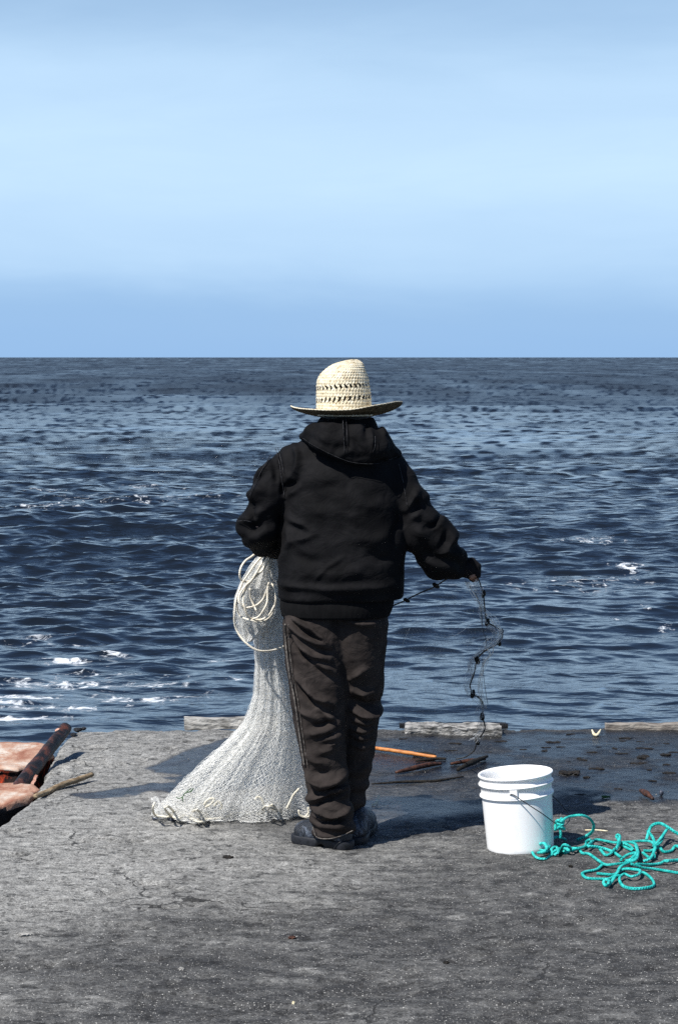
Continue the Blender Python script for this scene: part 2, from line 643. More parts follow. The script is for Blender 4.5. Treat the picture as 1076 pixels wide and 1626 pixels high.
def mat_pavement():
    m, nt, b = new_mat("weathered concrete")
    co = objco(nt)
    wet, pale = attr(nt, "wet"), attr(nt, "pale")
    n1 = noise_n(nt, co, 1.6, 6, 0.62)
    n2 = noise_n(nt, co, 22, 5, 0.65)
    n6 = noise_n(nt, mapping(nt, co, (0.8, 1.0, 1.0)), 11, 9, 0.75, 0.3)
    skin = ramp(nt, math_n(nt, 'ADD', pale, math_n(nt, 'MULTIPLY', math_n(nt, 'SUBTRACT', n6, 0.5), 1.5)), [(0.02, g1(0.02)), (0.30, g1(0.30)), (0.42, g1(0.55)), (0.85, g1(1.0))], 'LINEAR')
    base = mix_c(nt, skin, (0.026, 0.0265, 0.028, 1), (0.235, 0.233, 0.222, 1))
    mod = math_n(nt, 'MULTIPLY', ramp(nt, n2, [(0.30, g1(0.45)), (0.70, g1(1.5))], 'LINEAR'),
                 ramp(nt, n1, [(0.25, g1(0.75)), (0.75, g1(1.2))], 'LINEAR'))
    n3 = noise_n(nt, co, 150, 3, 0.7)
    mod = math_n(nt, 'MULTIPLY', mod, ramp(nt, n3, [(0.30, g1(0.35)), (0.68, g1(1.55))], 'LINEAR'))
    base = mix_c(nt, 1.0, base, mod, 'MULTIPLY')
    # aggregate: pale and dark stones
    v1 = N(nt, "ShaderNodeTexVoronoi")
    v1.inputs["Scale"].default_value = 175
    nt.links.new(co, v1.inputs["Vector"])
    sepc = N(nt, "ShaderNodeSeparateColor")
    nt.links.new(v1.outputs["Color"], sepc.inputs[0])
    stone = math_n(nt, 'MULTIPLY', math_n(nt, 'GREATER_THAN', sepc.outputs[0], 0.66), math_n(nt, 'LESS_THAN', v1.outputs["Distance"], 0.42))
    tone = ramp(nt, sepc.outputs[1], [(0.0, (0.08, 0.078, 0.075, 1)), (0.7, (0.18, 0.178, 0.17, 1)), (1.0, (0.52, 0.51, 0.48, 1))], 'LINEAR')
    base = mix_c(nt, math_n(nt, 'MULTIPLY', stone, 0.85), base, tone)
    v2 = N(nt, "ShaderNodeTexVoronoi")
    v2.inputs["Scale"].default_value = 60
    nt.links.new(co, v2.inputs["Vector"])
    sep2 = N(nt, "ShaderNodeSeparateColor")
    nt.links.new(v2.outputs["Color"], sep2.inputs[0])
    pit = math_n(nt, 'MULTIPLY', math_n(nt, 'GREATER_THAN', sep2.outputs[0], 0.82), math_n(nt, 'LESS_THAN', v2.outputs["Distance"], 0.45))
    base = mix_c(nt, math_n(nt, 'MULTIPLY', pit, 0.6), base, (0.022, 0.021, 0.02, 1))
    hol = noise_n(nt, mapping(nt, co, (0.8, 1.1, 1)), 15, 7, 0.68, 0.4)
    base = mix_c(nt, ramp(nt, hol, [(0.60, g1(0)), (0.66, g1(0.75))], 'LINEAR'), base, (0.030, 0.029, 0.028, 1))
    vc = N(nt, "ShaderNodeTexVoronoi", feature='DISTANCE_TO_EDGE')
    vc.inputs["Scale"].default_value = 1.15
    wob = nt.nodes.new("ShaderNodeTexNoise")
    wob.inputs["Scale"].default_value = 3.5
    wob.inputs["Detail"].default_value = 8
    nt.links.new(co, wob.inputs["Vector"])
    wv = nt.nodes.new("ShaderNodeVectorMath")
    wv.operation = 'MULTIPLY_ADD'
    nt.links.new(wob.outputs["Color"], wv.inputs[0])
    wv.inputs[1].default_value = (0.5, 0.5, 0.0)
    nt.links.new(co, wv.inputs[2])
    nt.links.new(wv.outputs[0], vc.inputs["Vector"])
    crack = math_n(nt, 'MULTIPLY', math_n(nt, 'LESS_THAN', vc.outputs["Distance"], 0.0045), ramp(nt, noise_n(nt, co, 1.3, 3, 0.5), [(0.50, g1(0)), (0.56, g1(1))]))
    base = mix_c(nt, math_n(nt, 'MULTIPLY', crack, 0.85), base, (0.014, 0.014, 0.014, 1))
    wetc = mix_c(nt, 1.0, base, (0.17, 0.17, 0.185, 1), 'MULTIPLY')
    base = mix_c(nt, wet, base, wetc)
    nt.links.new(base, b.inputs["Base Color"])
    nt.links.new(ramp(nt, wet, [(0.0, g1(0.92)), (0.6, g1(0.5)), (1.0, g1(0.27))], 'LINEAR'), b.inputs["Roughness"])
    b.inputs["Specular IOR Level"].default_value = 0.4
    h = math_n(nt, 'ADD', math_n(nt, 'MULTIPLY', noise_n(nt, co, 140, 3, 0.6), 0.6), math_n(nt, 'ADD', math_n(nt, 'MULTIPLY', n2, 1.3), math_n(nt, 'MULTIPLY', stone, 0.25)))
    h = math_n(nt, 'SUBTRACT', h, math_n(nt, 'ADD', math_n(nt, 'MULTIPLY', crack, 2.0), ramp(nt, hol, [(0.58, g1(0)), (0.68, g1(1.0))], 'LINEAR')))
    h = math_n(nt, 'MULTIPLY', h, ramp(nt, wet, [(0.0, g1(1)), (1.0, g1(0.38))], 'LINEAR'))
    bump(nt, b, h, 0.9, 0.009)
    return m


def mat_sea():
    m, nt, b = new_mat("sea water")
    co = objco(nt)
    foam = attr(nt, "foam")
    fn = noise_n(nt, mapping(nt, co, (1.0, 0.6, 1)), 5.0, 7, 0.72, 0.8)
    fm = ramp(nt, math_n(nt, 'ADD', math_n(nt, 'MULTIPLY', foam, 0.85), math_n(nt, 'MULTIPLY', math_n(nt, 'SUBTRACT', fn, 0.5), 2.6)), [(0.33, g1(0)), (0.66, g1(1))], 'LINEAR')
    fm = math_n(nt, 'MULTIPLY', fm, math_n(nt, 'GREATER_THAN', foam, 0.06))
    base = mix_c(nt, fm, (0.007, 0.010, 0.015, 1), (0.62, 0.66, 0.70, 1))
    nt.links.new(base, b.inputs["Base Color"])
    nt.links.new(math_n(nt, 'MAXIMUM', math_n(nt, 'MULTIPLY', fm, 0.9), attr(nt, "ripple")), b.inputs["Roughness"])
    b.inputs["IOR"].default_value = 1.333
    b.inputs["Specular IOR Level"].default_value = 0.5
    w1 = noise_n(nt, mapping(nt, co, (0.55, 1.0, 1)), 1.1, 4, 0.62, 0.3)
    w2 = noise_n(nt, mapping(nt, co, (0.5, 1.0, 1)), 4.5, 4, 0.6, 0.2)
    chop = attr(nt, "chop")
    an = nt.nodes.new("ShaderNodeAttribute")
    an.attribute_name = "wave_normal"
    p = an.outputs["Vector"]
    p = bump(nt, b, math_n(nt, 'MULTIPLY', w1, chop), 1.0, 0.26, p)
    bump(nt, b, math_n(nt, 'MULTIPLY', w2, chop), 1.0, 0.06, p)
    return m


def mat_cloth(name, c1, c2, wrinkle=0.35, weave=900, nscale=9):
    m, nt, b = new_mat(name)
    co = objco(nt)
    n = noise_n(nt, co, nscale, 5, 0.6)
    nt.links.new(ramp(nt, n, [(0.3, (*c1, 1)), (0.7, (*c2, 1))]), b.inputs["Base Color"])
    b.inputs["Roughness"].default_value = 0.78
    b.inputs["Specular IOR Level"].default_value = 0.07
    w = noise_n(nt, mapping(nt, co, (14, 14, 20)), 1.0, 4, 0.55, 1.2)
    p = bump(nt, b, w, wrinkle, 0.02)
    bump(nt, b, noise_n(nt, co, weave, 2, 0.5), 0.06, 0.001, p)
    return m


def mat_straw():
    m, nt, b = new_mat("woven straw")
    tcn = nt.nodes.new("ShaderNodeTexCoord")
    uv = tcn.outputs["UV"]
    n = noise_n(nt, tcn.outputs["Object"], 70, 3, 0.7)
    nt.links.new(ramp(nt, n, [(0.28, (0.34, 0.25, 0.13, 1)), (0.5, (0.70, 0.62, 0.45, 1)), (0.72, (0.86, 0.81, 0.66, 1))]), b.inputs["Base Color"])
    b.inputs["Roughness"].default_value = 0.55
    b.inputs["Specular IOR Level"].default_value = 0.35
    w = nt.nodes.new("ShaderNodeTexWave")
    w.wave_type = 'BANDS'
    w.inputs["Scale"].default_value = 1.0
    w.inputs["Distortion"].default_value = 1.0
    nt.links.new(mapping(nt, uv, (90, 20, 1)), w.inputs["Vector"])
    bump(nt, b, math_n(nt, 'ADD', w.outputs[1], n), 0.5, 0.002)
    return m


def mat_rope(name, c1, c2, freq=700, bst=0.6):
    m, nt, b = new_mat(name)
    uv = nt.nodes.new("ShaderNodeTexCoord").outputs["UV"]
    sp = N(nt, "ShaderNodeSeparateXYZ")
    nt.links.new(uv, sp.inputs[0])
    s1 = math_n(nt, 'SINE', math_n(nt, 'ADD', math_n(nt, 'MULTIPLY', sp.outputs[0], freq), math_n(nt, 'MULTIPLY', sp.outputs[1], 12.566)))
    s2 = math_n(nt, 'SINE', math_n(nt, 'SUBTRACT', math_n(nt, 'MULTIPLY', sp.outputs[0], freq), math_n(nt, 'MULTIPLY', sp.outputs[1], 12.566)))
    br = math_n(nt, 'MAXIMUM', s1, s2)
    n = noise_n(nt, objco(nt), 45, 4, 0.6)
    c = ramp(nt, n, [(0.3, (*c1, 1)), (0.7, (*c2, 1))])
    c = mix_c(nt, ramp(nt, br, [(0.3, g1(0.35)), (0.8, g1(0.0))]), c, tuple(v * 0.4 for v in c1) + (1,))
    nt.links.new(c, b.inputs["Base Color"])
    b.inputs["Roughness"].default_value = 0.6
    b.inputs["Specular IOR Level"].default_value = 0.25
    bump(nt, b, br, bst, 0.002)
    return m


def mat_plastic():
    m, nt, b = new_mat("white plastic")
    co = objco(nt)
    n = noise_n(nt, mapping(nt, co, (9, 9, 3)), 1.5, 6, 0.7)
    sc = noise_n(nt, mapping(nt, co, (60, 60, 6)), 1.0, 3, 0.6)
    c = ramp(nt, n, [(0.25, (0.76, 0.76, 0.75, 1)), (0.5, (0.89, 0.89, 0.88, 1))])
    c = mix_c(nt, ramp(nt, sc, [(0.66, g1(0)), (0.75, g1(0.25))]), c, (0.5, 0.49, 0.47, 1))
    nt.links.new(c, b.inputs["Base Color"])
    b.inputs["Roughness"].default_value = 0.38
    b.inputs["Specular IOR Level"].default_value = 0.45
    bump(nt, b, sc, 0.12, 0.002)
    return m


def mat_rusty(name, c1, c2, c3, rough=0.8, scale=9, stretch=(1, 1, 1)):
    m, nt, b = new_mat(name)
    co = mapping(nt, objco(nt), stretch)
    n = noise_n(nt, co, scale, 7, 0.68, 0.4)
    nt.links.new(ramp(nt, n, [(0.36, (*c1, 1)), (0.5, (*c2, 1)), (0.62, (*c3, 1))], 'LINEAR'), b.inputs["Base Color"])
    b.inputs["Roughness"].default_value = rough
    b.inputs["Specular IOR Level"].default_value = 0.35
    bump(nt, b, noise_n(nt, co, scale * 5, 6, 0.65), 0.8, 0.008)
    return m


M = {}
M['pave'] = mat_pavement()
M['sea'] = mat_sea()
M['jacket'] = mat_cloth("black canvas", (0.0034, 0.0034, 0.0039), (0.0085, 0.0083, 0.0092), 0.30)
M['rib'] = simple_mat("black ribbed knit", (0.004, 0.004, 0.0045), (0.006, 0.006, 0.0065), 40, 0.95, 200, 0.3, 0.002, 0.1)
M['seam'] = simple_mat("worn grey stitching", (0.006, 0.006, 0.007), (0.05, 0.05, 0.055), 90, 0.9, 300, 0.2, 0.001, 0.1)
M['trouser'] = mat_cloth("brown work cotton", (0.018, 0.0148, 0.0138), (0.033, 0.0272, 0.025), 0.35, 900, 14)
M['trouserseam'] = simple_mat("worn seam", (0.03, 0.026, 0.023), (0.17, 0.155, 0.14), 110, 0.9, 300, 0.3, 0.001, 0.1)
M['skin'] = simple_mat("tanned skin", (0.20, 0.105, 0.07), (0.27, 0.15, 0.105), 30, 0.55, 150, 0.15, 0.001, 0.3)
M['hair'] = simple_mat("dark hair", (0.004, 0.0035, 0.003), (0.010, 0.009, 0.008), 60, 0.6, 30, 0.6, 0.006, 0.3, (1, 1, 0.2))
M['glove'] = simple_mat("dark glove", (0.006, 0.006, 0.007), (0.012, 0.011, 0.012), 60, 0.9, 200, 0.4, 0.002, 0.1)
M['shoe'] = mat_rusty("scuffed dark leather", (0.007, 0.009, 0.013), (0.014, 0.018, 0.026), (0.10, 0.12, 0.155), 0.45, 26, (1, 1, 0.55))
M['sole'] = simple_mat("black rubber", (0.007, 0.008, 0.010), (0.018, 0.020, 0.026), 60, 0.6, 120, 0.3, 0.002, 0.3)
M['straw'] = mat_straw()
M['net'] = simple_mat("pale monofilament", (0.70, 0.70, 0.67), (0.92, 0.915, 0.88), 60, 0.35, 0, 0, 0, 0.5)
M['netclear'] = simple_mat("clear monofilament", (0.45, 0.48, 0.51), (0.75, 0.78, 0.80), 60, 0.3, 0, 0, 0, 0.5)
M['cord'] = mat_rope("cream braided cord", (0.74, 0.67, 0.54), (0.86, 0.81, 0.70), 900, 0.4)
M['hem'] = mat_rope("pale hem rope", (0.58, 0.54, 0.43), (0.82, 0.78, 0.67), 900, 0.4)
M['lead'] = simple_mat("dull lead", (0.020, 0.024, 0.034), (0.06, 0.07, 0.10), 50, 0.5, 80, 0.3, 0.002, 0.4)
M['darkline'] = mat_rope("dark wet line", (0.012, 0.012, 0.013), (0.11, 0.10, 0.085), 900, 0.5)
M['teal'] = mat_rope("teal braided rope", (0.0, 0.34, 0.31), (0.06, 0.66, 0.60), 620, 0.7)
M['plastic'] = mat_plastic()
M['wire'] = simple_mat("black wire", (0.010, 0.010, 0.011), (0.03, 0.03, 0.03), 60, 0.45, 0, 0, 0, 0.5)
M['kerbwhite'] = simple_mat("pale worn timber", (0.11, 0.105, 0.095), (0.50, 0.485, 0.45), 30, 0.9, 70, 0.9, 0.008, 0.2, (0.35, 1, 1.3))
M['kerbgrit'] = simple_mat("gritty grey timber", (0.05, 0.049, 0.046), (0.40, 0.39, 0.37), 38, 0.9, 80, 1.0, 0.010, 0.2, (0.5, 1, 1.3))
M['kerbblack'] = simple_mat("tarred timber", (0.006, 0.006, 0.007), (0.02, 0.02, 0.022), 30, 0.7, 50, 0.8, 0.008, 0.3)
M['kerbgrey'] = simple_mat("grey brown timber", (0.10, 0.085, 0.075), (0.34, 0.31, 0.27), 26, 0.9, 70, 0.9, 0.008, 0.2, (0.3, 1, 1.3))
M['orangeslab'] = mat_rusty("rust stained concrete", (0.26, 0.11, 0.07), (0.40, 0.25, 0.18), (0.52, 0.47, 0.41), 0.9, 7, (1, 0.6, 1))
M['redrust'] = mat_rusty("flaking red rust", (0.006, 0.004, 0.004), (0.020, 0.007, 0.005), (0.42, 0.045, 0.012), 0.85, 10, (2.2, 2.2, 0.5))
M['pole'] = mat_rusty("blackened iron", (0.006, 0.006, 0.007), (0.014, 0.012, 0.013), (0.10, 0.035, 0.022), 0.5, 11)
M['bare'] = simple_mat("bare rusty iron", (0.30, 0.12, 0.08), (0.60, 0.36, 0.27), 30, 0.6, 80, 0.5, 0.003, 0.4)
M['wood'] = simple_mat("bleached stick", (0.12, 0.085, 0.05), (0.34, 0.26, 0.17), 26, 0.85, 60, 0.5, 0.004, 0.2, (1, 1, 4))
M['bamboo'] = simple_mat("orange cane", (0.30, 0.10, 0.022), (0.50, 0.20, 0.055), 20, 0.5, 60, 0.3, 0.003, 0.4)
M['redwood'] = simple_mat("wet red bark", (0.018, 0.009, 0.007), (0.085, 0.034, 0.020), 40, 0.6, 60, 0.8, 0.006, 0.3)
M['weed'] = simple_mat("dry black seaweed", (0.004, 0.004, 0.004), (0.018, 0.014, 0.010), 80, 0.8, 120, 0.9, 0.006, 0.3)
M['shell'] = simple_mat("pale peel", (0.55, 0.45, 0.25), (0.8, 0.74, 0.55), 40, 0.6, 60, 0.2, 0.002, 0.3)
M['pebble'] = simple_mat("pale pebble", (0.14, 0.138, 0.13), (0.38, 0.37, 0.35), 30, 0.85, 60, 0.4, 0.004, 0.2)
M['leaf'] = simple_mat("green weed", (0.01, 0.05, 0.008), (0.03, 0.11, 0.02), 60, 0.6, 60, 0.2, 0.002, 0.3)

# ------------------------------------------------------------------ the pavement of the pier
EDGE_Y = G(538, 1157)[1]
left_px = [(-200, 1420), (-60, 1350), (0, 1308), (25, 1287), (57, 1262), (66, 1246), (76, 1222), (86, 1200), (98, 1180), (118, 1157)]
left_pts = np.array([G(a, b)[:2] for a, b in left_px])


def left_edge(y):
    x = np.interp(y, left_pts[:, 1], left_pts[:, 0])
    return x + 0.018 * fbm(np.stack([y * 6, y * 0 + 3.1], -1), 4, 0.6, 5) + np.where(y < left_pts[0, 1], (y - left_pts[0, 1]) * 1.2, 0)


def pave_height(x, y, wet):
    p = np.stack([x, y], -1)
    h = 0.016 * fbm(p * 0.9, 3, 0.5, 21) + 0.006 * fbm(p * 5, 4, 0.55, 22)
    h = h + 0.0035 * fbm(p * 26, 3, 0.6, 23) * (1 - 0.7 * wet)
    # chipped pits
    h = h - 0.009 * sstep(0.25, 0.5, fbm(p * 4.2 + 9, 4, 0.6, 24)) * (1 - wet)
    return h * sstep(0.0, 0.0001, EDGE_Y - y + 1)


def poly_mask(x, y, poly_px, soft):
    """soft mask of an area on the ground given by its outline in the photo, warped by noise"""
    poly = np.array([G(a, b)[:2] for a, b in poly_px])
    p = np.stack([x, y], -1)
    w = fbm(p * 2.4, 4, 0.6, 41) * 0.16 + fbm(p * 9, 3, 0.6, 43) * 0.05
    xs, ys = x + w * 0.6, y + w * 1.2
    inside = np.zeros(x.shape, bool)
    dist = np.full(x.shape, 9.0)
    n = len(poly)
    for i in range(n):
        x0, y0 = poly[i]
        x1, y1 = poly[(i + 1) % n]
        c = ((y0 > ys) != (y1 > ys)) & (xs < (x1 - x0) * (ys - y0) / (y1 - y0 + 1e-12) + x0)
        inside ^= c
        dx, dy = x1 - x0, y1 - y0
        t = np.clip(((xs - x0) * dx + (ys - y0) * dy) / (dx * dx + dy * dy), 0, 1)
        dist = np.minimum(dist, np.hypot(xs - x0 - t * dx, ys - y0 - t * dy))
    sd = np.where(inside, dist, -dist)
    return sstep(-soft, soft, sd)


def pave_fields(x, y):
    p = np.stack([x, y], -1)
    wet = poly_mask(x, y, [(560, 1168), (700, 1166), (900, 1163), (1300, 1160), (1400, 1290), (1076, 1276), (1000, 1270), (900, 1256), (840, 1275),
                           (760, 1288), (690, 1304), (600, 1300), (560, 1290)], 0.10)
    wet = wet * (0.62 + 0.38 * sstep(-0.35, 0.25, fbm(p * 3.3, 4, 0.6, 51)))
    pud = np.maximum(poly_mask(x, y, [(100, 1262), (160, 1252), (230, 1246), (290, 1240), (330, 1250), (300, 1256), (220, 1259), (150, 1265)], 0.015),
                     poly_mask(x, y, [(240, 1215), (300, 1190), (350, 1176), (470, 1168), (480, 1240), (300, 1254), (270, 1240)], 0.025))
    wet = np.maximum(wet, pud)
    wet = np.maximum(wet, 0.55 * poly_mask(x, y, [(300, 1300), (400, 1292), (480, 1285), (560, 1296), (610, 1330), (560, 1352), (480, 1345), (420, 1318), (340, 1312)], 0.08))
    # paler concrete to the left and by the feet, dark asphalt-like skin to the lower right
    gx = x + 0.20 * fbm(p * 1.3, 4, 0.55, 61)
    gy = y + 0.5 * fbm(p * 1.1 + 7, 4, 0.55, 62)
    yn = G(538, 1420)[1]
    pale = 0.17 + 0.72 * sstep(0.5, -0.75, gx) * sstep(yn - 0.6, yn + 0.35, gy) + 0.10 * sstep(yn, yn + 0.8, gy)
    pale = pale + 0.22 * sstep(-0.6, -1.3, gx)
    pale = pale + 0.22 * fbm(p * np.array([2.2, 3.6]) + 3, 6, 0.65, 63)
    ya, yb = G(538, 1275)[1], G(538, 1225)[1]
    pale = pale - 0.26 * sstep(ya, yb, gy)
    # pale scuffs
    for (a, b, wpx, hpx, amt) in [(730, 1455, 30, 5, .55), (800, 1448, 26, 2, .4), (840, 1420, 16, 3, .3), (420, 1556, 90, 8, .32), (330, 1494, 90, 3, .3), (480, 1555, 30, 4, .4),
                                  (940, 1614, 45, 3, .5), (1045, 1583, 20, 2, .5), (780, 1590, 30, 10, .25), (570, 1425, 40, 6, .3), (480, 1535, 30, 4, .4), (40, 1487, 28, 5, .6),
                                  (560, 1610, 50, 6, .3), (790, 1490, 40, 3, .2), (940, 1475, 20, 4, .25), (230, 1530, 60, 7, .2), (80, 1400, 80, 10, .2), (160, 1590, 70, 6, .25)]:
        c = G(a, b)
        sx = wpx / 1.9 * (c[1] / FPX)
        sy = abs(G(a, b - hpx)[1] - c[1])
        w = fbm(p * 14 + a, 3, 0.6, 64)
        q = ((x - c[0]) / sx) ** 2 + ((y - c[1] + 0.2 * (x - c[0]) * w) / sy) ** 2
        pale = pale + amt * np.exp(-q) * (0.55 + 0.9 * np.clip(w + 0.2, 0, 1))
    pale = np.clip(pale, 0.0, 1.0)
    return wet, pale


def build_pavement():
    us = np.concatenate([np.arange(0, 3.7, 0.008), np.geomspace(3.72, 60, 40)])
    vs = np.concatenate([np.linspace(-40, 5.4, 30), np.arange(5.5, EDGE_Y, 0.0125), [EDGE_Y]])
    U, Vv = np.meshgrid(us, vs)
    X = left_edge(Vv) + U
    Y = Vv.copy()
    last = sstep(EDGE_Y - 0.25, EDGE_Y, Vv)
    Y = Y + last * (0.10 * fbm(np.stack([X * 2.5, X * 0], -1), 5, 0.65, 71) + 0.03 * fbm(np.stack([X * 14, X * 0 + 5], -1), 3, 0.6, 72))
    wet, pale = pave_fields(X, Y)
    Z = pave_height(X, Y, wet)
    Z = Z - 0.02 * sstep(0.03, 0.0, U) - sstep(EDGE_Y - 0.10, EDGE_Y, Vv) * (0.008 + 0.05 * np.clip(fbm(np.stack([X * 5, Y * 5], -1), 4, .6, 73), 0, 1))
    nr, nc = X.shape
    V = np.stack([X, Y, Z], -1).reshape(-1, 3)
    idx = np.arange(nr * nc).reshape(nr, nc)
    F = np.stack([idx[:-1, :-1], idx[:-1, 1:], idx[1:, 1:], idx[1:, :-1]], -1).reshape(-1, 4)
    # broken outer walls of the pier: sea side and left side
    att_w, att_p = wet.ravel(), pale.ravel()
    rim = np.concatenate([idx[::, 0], idx[-1, 1:]])
    prev = rim
    n0 = len(V)
    for lvl, zz in enumerate((-0.06, -0.16, -0.3, -0.6, -1.2, -3.2)):
        R = V[rim].copy()
        j = 0.03 * fbm(R * 5 + lvl * 3, 3, 0.6, 80 + lvl)
        R[:, 2] = zz
        R[:, 0] += j + (0.03 if lvl < 3 else 0.06)
        R[:, 1] -= np.where(np.arange(len(rim)) >= nr, 0.03 + np.abs(j), 0)
        nid = np.arange(len(V), len(V) + len(rim))
        V = np.vstack([V, R])
        att_w = np.concatenate([att_w, np.full(len(rim), 0.2)])
        att_p = np.concatenate([att_p, np.full(len(rim), 0.12)])
        F = np.vstack([F, np.stack([prev[:-1], prev[1:], nid[1:], nid[:-1]], -1)])
        prev = nid
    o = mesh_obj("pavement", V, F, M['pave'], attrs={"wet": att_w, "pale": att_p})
    tag(o, kind='structure')
    return o


build_pavement()


def gz(x, y):
    x, y = np.atleast_1d(np.asarray(x, float)), np.atleast_1d(np.asarray(y, float))
    w, _ = pave_fields(x, y)
    return float(pave_height(x, y, w)[0])


def GG(px, py, h=0.0):
    """point on the uneven pavement under a photo pixel, raised by h"""
    p = G(px, py, h)
    p[2] = gz(p[0], p[1]) + h
    return p


# ------------------------------------------------------------------ the sea
SEA = -2.0


def build_sea():
    h = CAMH - SEA
    f = FPX * 677 / 1076
    yi = np.concatenate([[0.35, 0.5, 0.75], np.arange(1.0, 470, 0.62), np.arange(474, 1500, 16.0)])
    dist = (f * h / yi)[::-1]
    tx = np.concatenate([np.linspace(-1.8, -0.32, 110, endpoint=False), np.linspace(-0.32, -0.2, 60, endpoint=False), np.linspace(-0.2, 0.2, 760), np.linspace(0.2, 0.32, 61)[1:], np.linspace(0.32, 1.8, 111)[1:]])
    D, T = np.meshgrid(dist, tx, indexing='ij')
    X, Y = D * T, D
    dxs = D * np.gradient(tx)[None, :]
    spacing = np.maximum(np.maximum(D * D / (f * h) * 0.62, np.abs(np.gradient(dist))[:, None] * 0.9), dxs * 0.7)
    r = np.random.default_rng(5)
    nw = 110
    lam = np.concatenate([np.geomspace(0.30, 9, nw - 6), np.geomspace(14, 48, 6)])
    H = np.zeros_like(X)
    DX = np.zeros_like(X)
    DY = np.zeros_like(X)
    SX = np.zeros_like(X)
    SY = np.zeros_like(X)
    SQ = np.zeros_like(X)
    gust = 1 + 0.7 * fbm(np.stack([X / 26, Y / 40], -1), 3, 0.5, 91)
    near = 0.42 + 0.58 * sstep(26, 75, D + 16 * sstep(0.02, -0.12, T))
    for l in lam:
        th = math.pi / 2 + 0.22 + r.normal() * (0.62 if l < 8 else 0.30)
        kx, ky = math.cos(th) * 2 * math.pi / l, math.sin(th) * 2 * math.pi / l
        slope = 0.036 * (1.0 if l < 0.9 else (0.9 / l) ** 0.80) if l < 12 else 0.012
        a = slope * l / (2 * math.pi) * (0.7 + 0.6 * r.random()) * 1.35
        g_ = (gust if l < 4 else 1.0) * (near if l < 12 else 1.0)
        w = sstep(1.6, 3.6, l / spacing) * g_
        wn_ = sstep(1.5, 4.0, l / dxs) * g_
        ph = kx * X + ky * Y + r.random() * 6.283
        ph = ph + 0.8 * vnoise(np.stack([X / (l * 5), Y / (l * 5)], -1), int(l * 100))
        c = np.cos(ph)
        H += a * w * np.sin(ph)
        q = 0.85
        k_ = 2 * math.pi / l
        SX += a * wn_ * c * kx
        SY += a * wn_ * c * ky
        SQ += a * wn_ * np.sin(ph) * k_
        DX += q * a * w * c * math.cos(th)
        DY += q * a * w * c * math.sin(th)
    V = np.stack([X + DX, Y + DY, SEA + H], -1)
    sh = 1 / np.clip(1 - 0.8 * SQ, 0.45, 3)
    sh = sh * (1 - 0.52 * sstep(80, 260, D))
    NRM = np.stack([-SX * sh, -SY * sh, np.ones_like(X)], -1)
    NRM /= np.linalg.norm(NRM, axis=-1)[..., None]
    # foam: streaks left of the pier and a few whitecaps
    foam = np.zeros_like(X)

    def at(px, py):
        p = G(px, py, SEA)
        return p[0], p[1]
    pp = np.stack([X, Y], -1)
    for (px, py, wx, wy, amt) in [(100, 1088, 120, 16, .50), (250, 1085, 60, 9, .62), (240, 1128, 70, 8, .58), (60, 1120, 90, 12, .56), (110, 1043, 45, 6, .6), (200, 1033, 30, 5, .45),
                                  (40, 1172, 70, 6, .85), (120, 1150, 90, 9, .5), (280, 1100, 26, 3, .55), (170, 1062, 100, 8, .35), (60, 1000, 60, 10, .3), (180, 1118, 60, 8, .52), (300, 1120, 50, 6, .48), (30, 1145, 50, 8, .55), (330, 1065, 70, 6, .36), (150, 1010, 90, 6, .30), (350, 1040, 40, 4, .42), (380, 1075, 26, 3, .4),
                                  (215, 800, 140, 6, .30), (80, 785, 40, 3, .42), (70, 815, 60, 5, .36), (240, 780, 60, 3, .42), (200, 812, 60, 3, .42), (340, 1105, 20, 3, .3),
                                  (1000, 885, 26, 4, .62), (930, 858, 50, 4, .40), (1030, 945, 20, 4, .45), (1060, 980, 18, 3, .5), (985, 958, 16, 3, .5), (745, 905, 40, 4, .40), (900, 905, 120, 10, .30), (840, 905, 26, 3, .4), (790, 915, 30, 3, .36)]:
        cx, cy = at(px, py)
        sx = wx * cy / FPX
        sy = abs(at(px, py - wy)[1] - cy)
        foam = np.maximum(foam, 1.12 * amt * np.exp(-((X - cx) / sx) ** 2 - ((Y - cy) / sy) ** 2))
    foam = foam * (0.85 + 0.5 * fbm(pp * np.array([0.9, 0.7]), 4, 0.6, 95)) + 0.10 * foam * sstep(0.02, 0.10, H)
    chop = (0.20 + 0.80 * sstep(24, 90, D + 12 * sstep(0.02, -0.12, T))) * np.clip(1 + 1.3 * fbm(np.stack([X / 8, Y / 30], -1), 5, 0.65, 97), .25, 2.2) * (1 - 0.8 * sstep(50, 200, D))
    ripple = 0.06 + 0.33 * sstep(50, 260, D) * np.clip(1 + 0.6 * fbm(np.stack([X / 9, Y / 50], -1), 5, 0.7, 98), .5, 1.4)
    nr, nc = X.shape
    idx = np.arange(nr * nc).reshape(nr, nc)
    F = np.stack([idx[:-1, :-1], idx[:-1, 1:], idx[1:, 1:], idx[1:, :-1]], -1).reshape(-1, 4)
    o = mesh_obj("sea", V.reshape(-1, 3), F, M['sea'], attrs={"foam": foam.ravel(), "chop": chop.ravel(), "ripple": ripple.ravel(), "wave_normal": NRM.reshape(-1, 3)})
    tag(o, kind='structure')


build_sea()

# ------------------------------------------------------------------ the fisherman
YL = G(532, 1343)[1]              # ankle of the near (left) leg
YR = G(566, 1328)[1]
YM = (YL + YR) / 2
Z0L = gz(*G(520, 1343)[:2])
Z0R = gz(*G(568, 1328)[:2])


def Q(px, py, dy=0.0):
    return P(px, py, YM + dy)


def row(py, l, r, hd, dy=0.0):
    a, b = Q(l, py, dy), Q(r, py, dy)
    return ((a[2] + b[2]) / 2, (a[0] + b[0]) / 2, YM + dy, (b[0] - a[0]) / 2, hd)


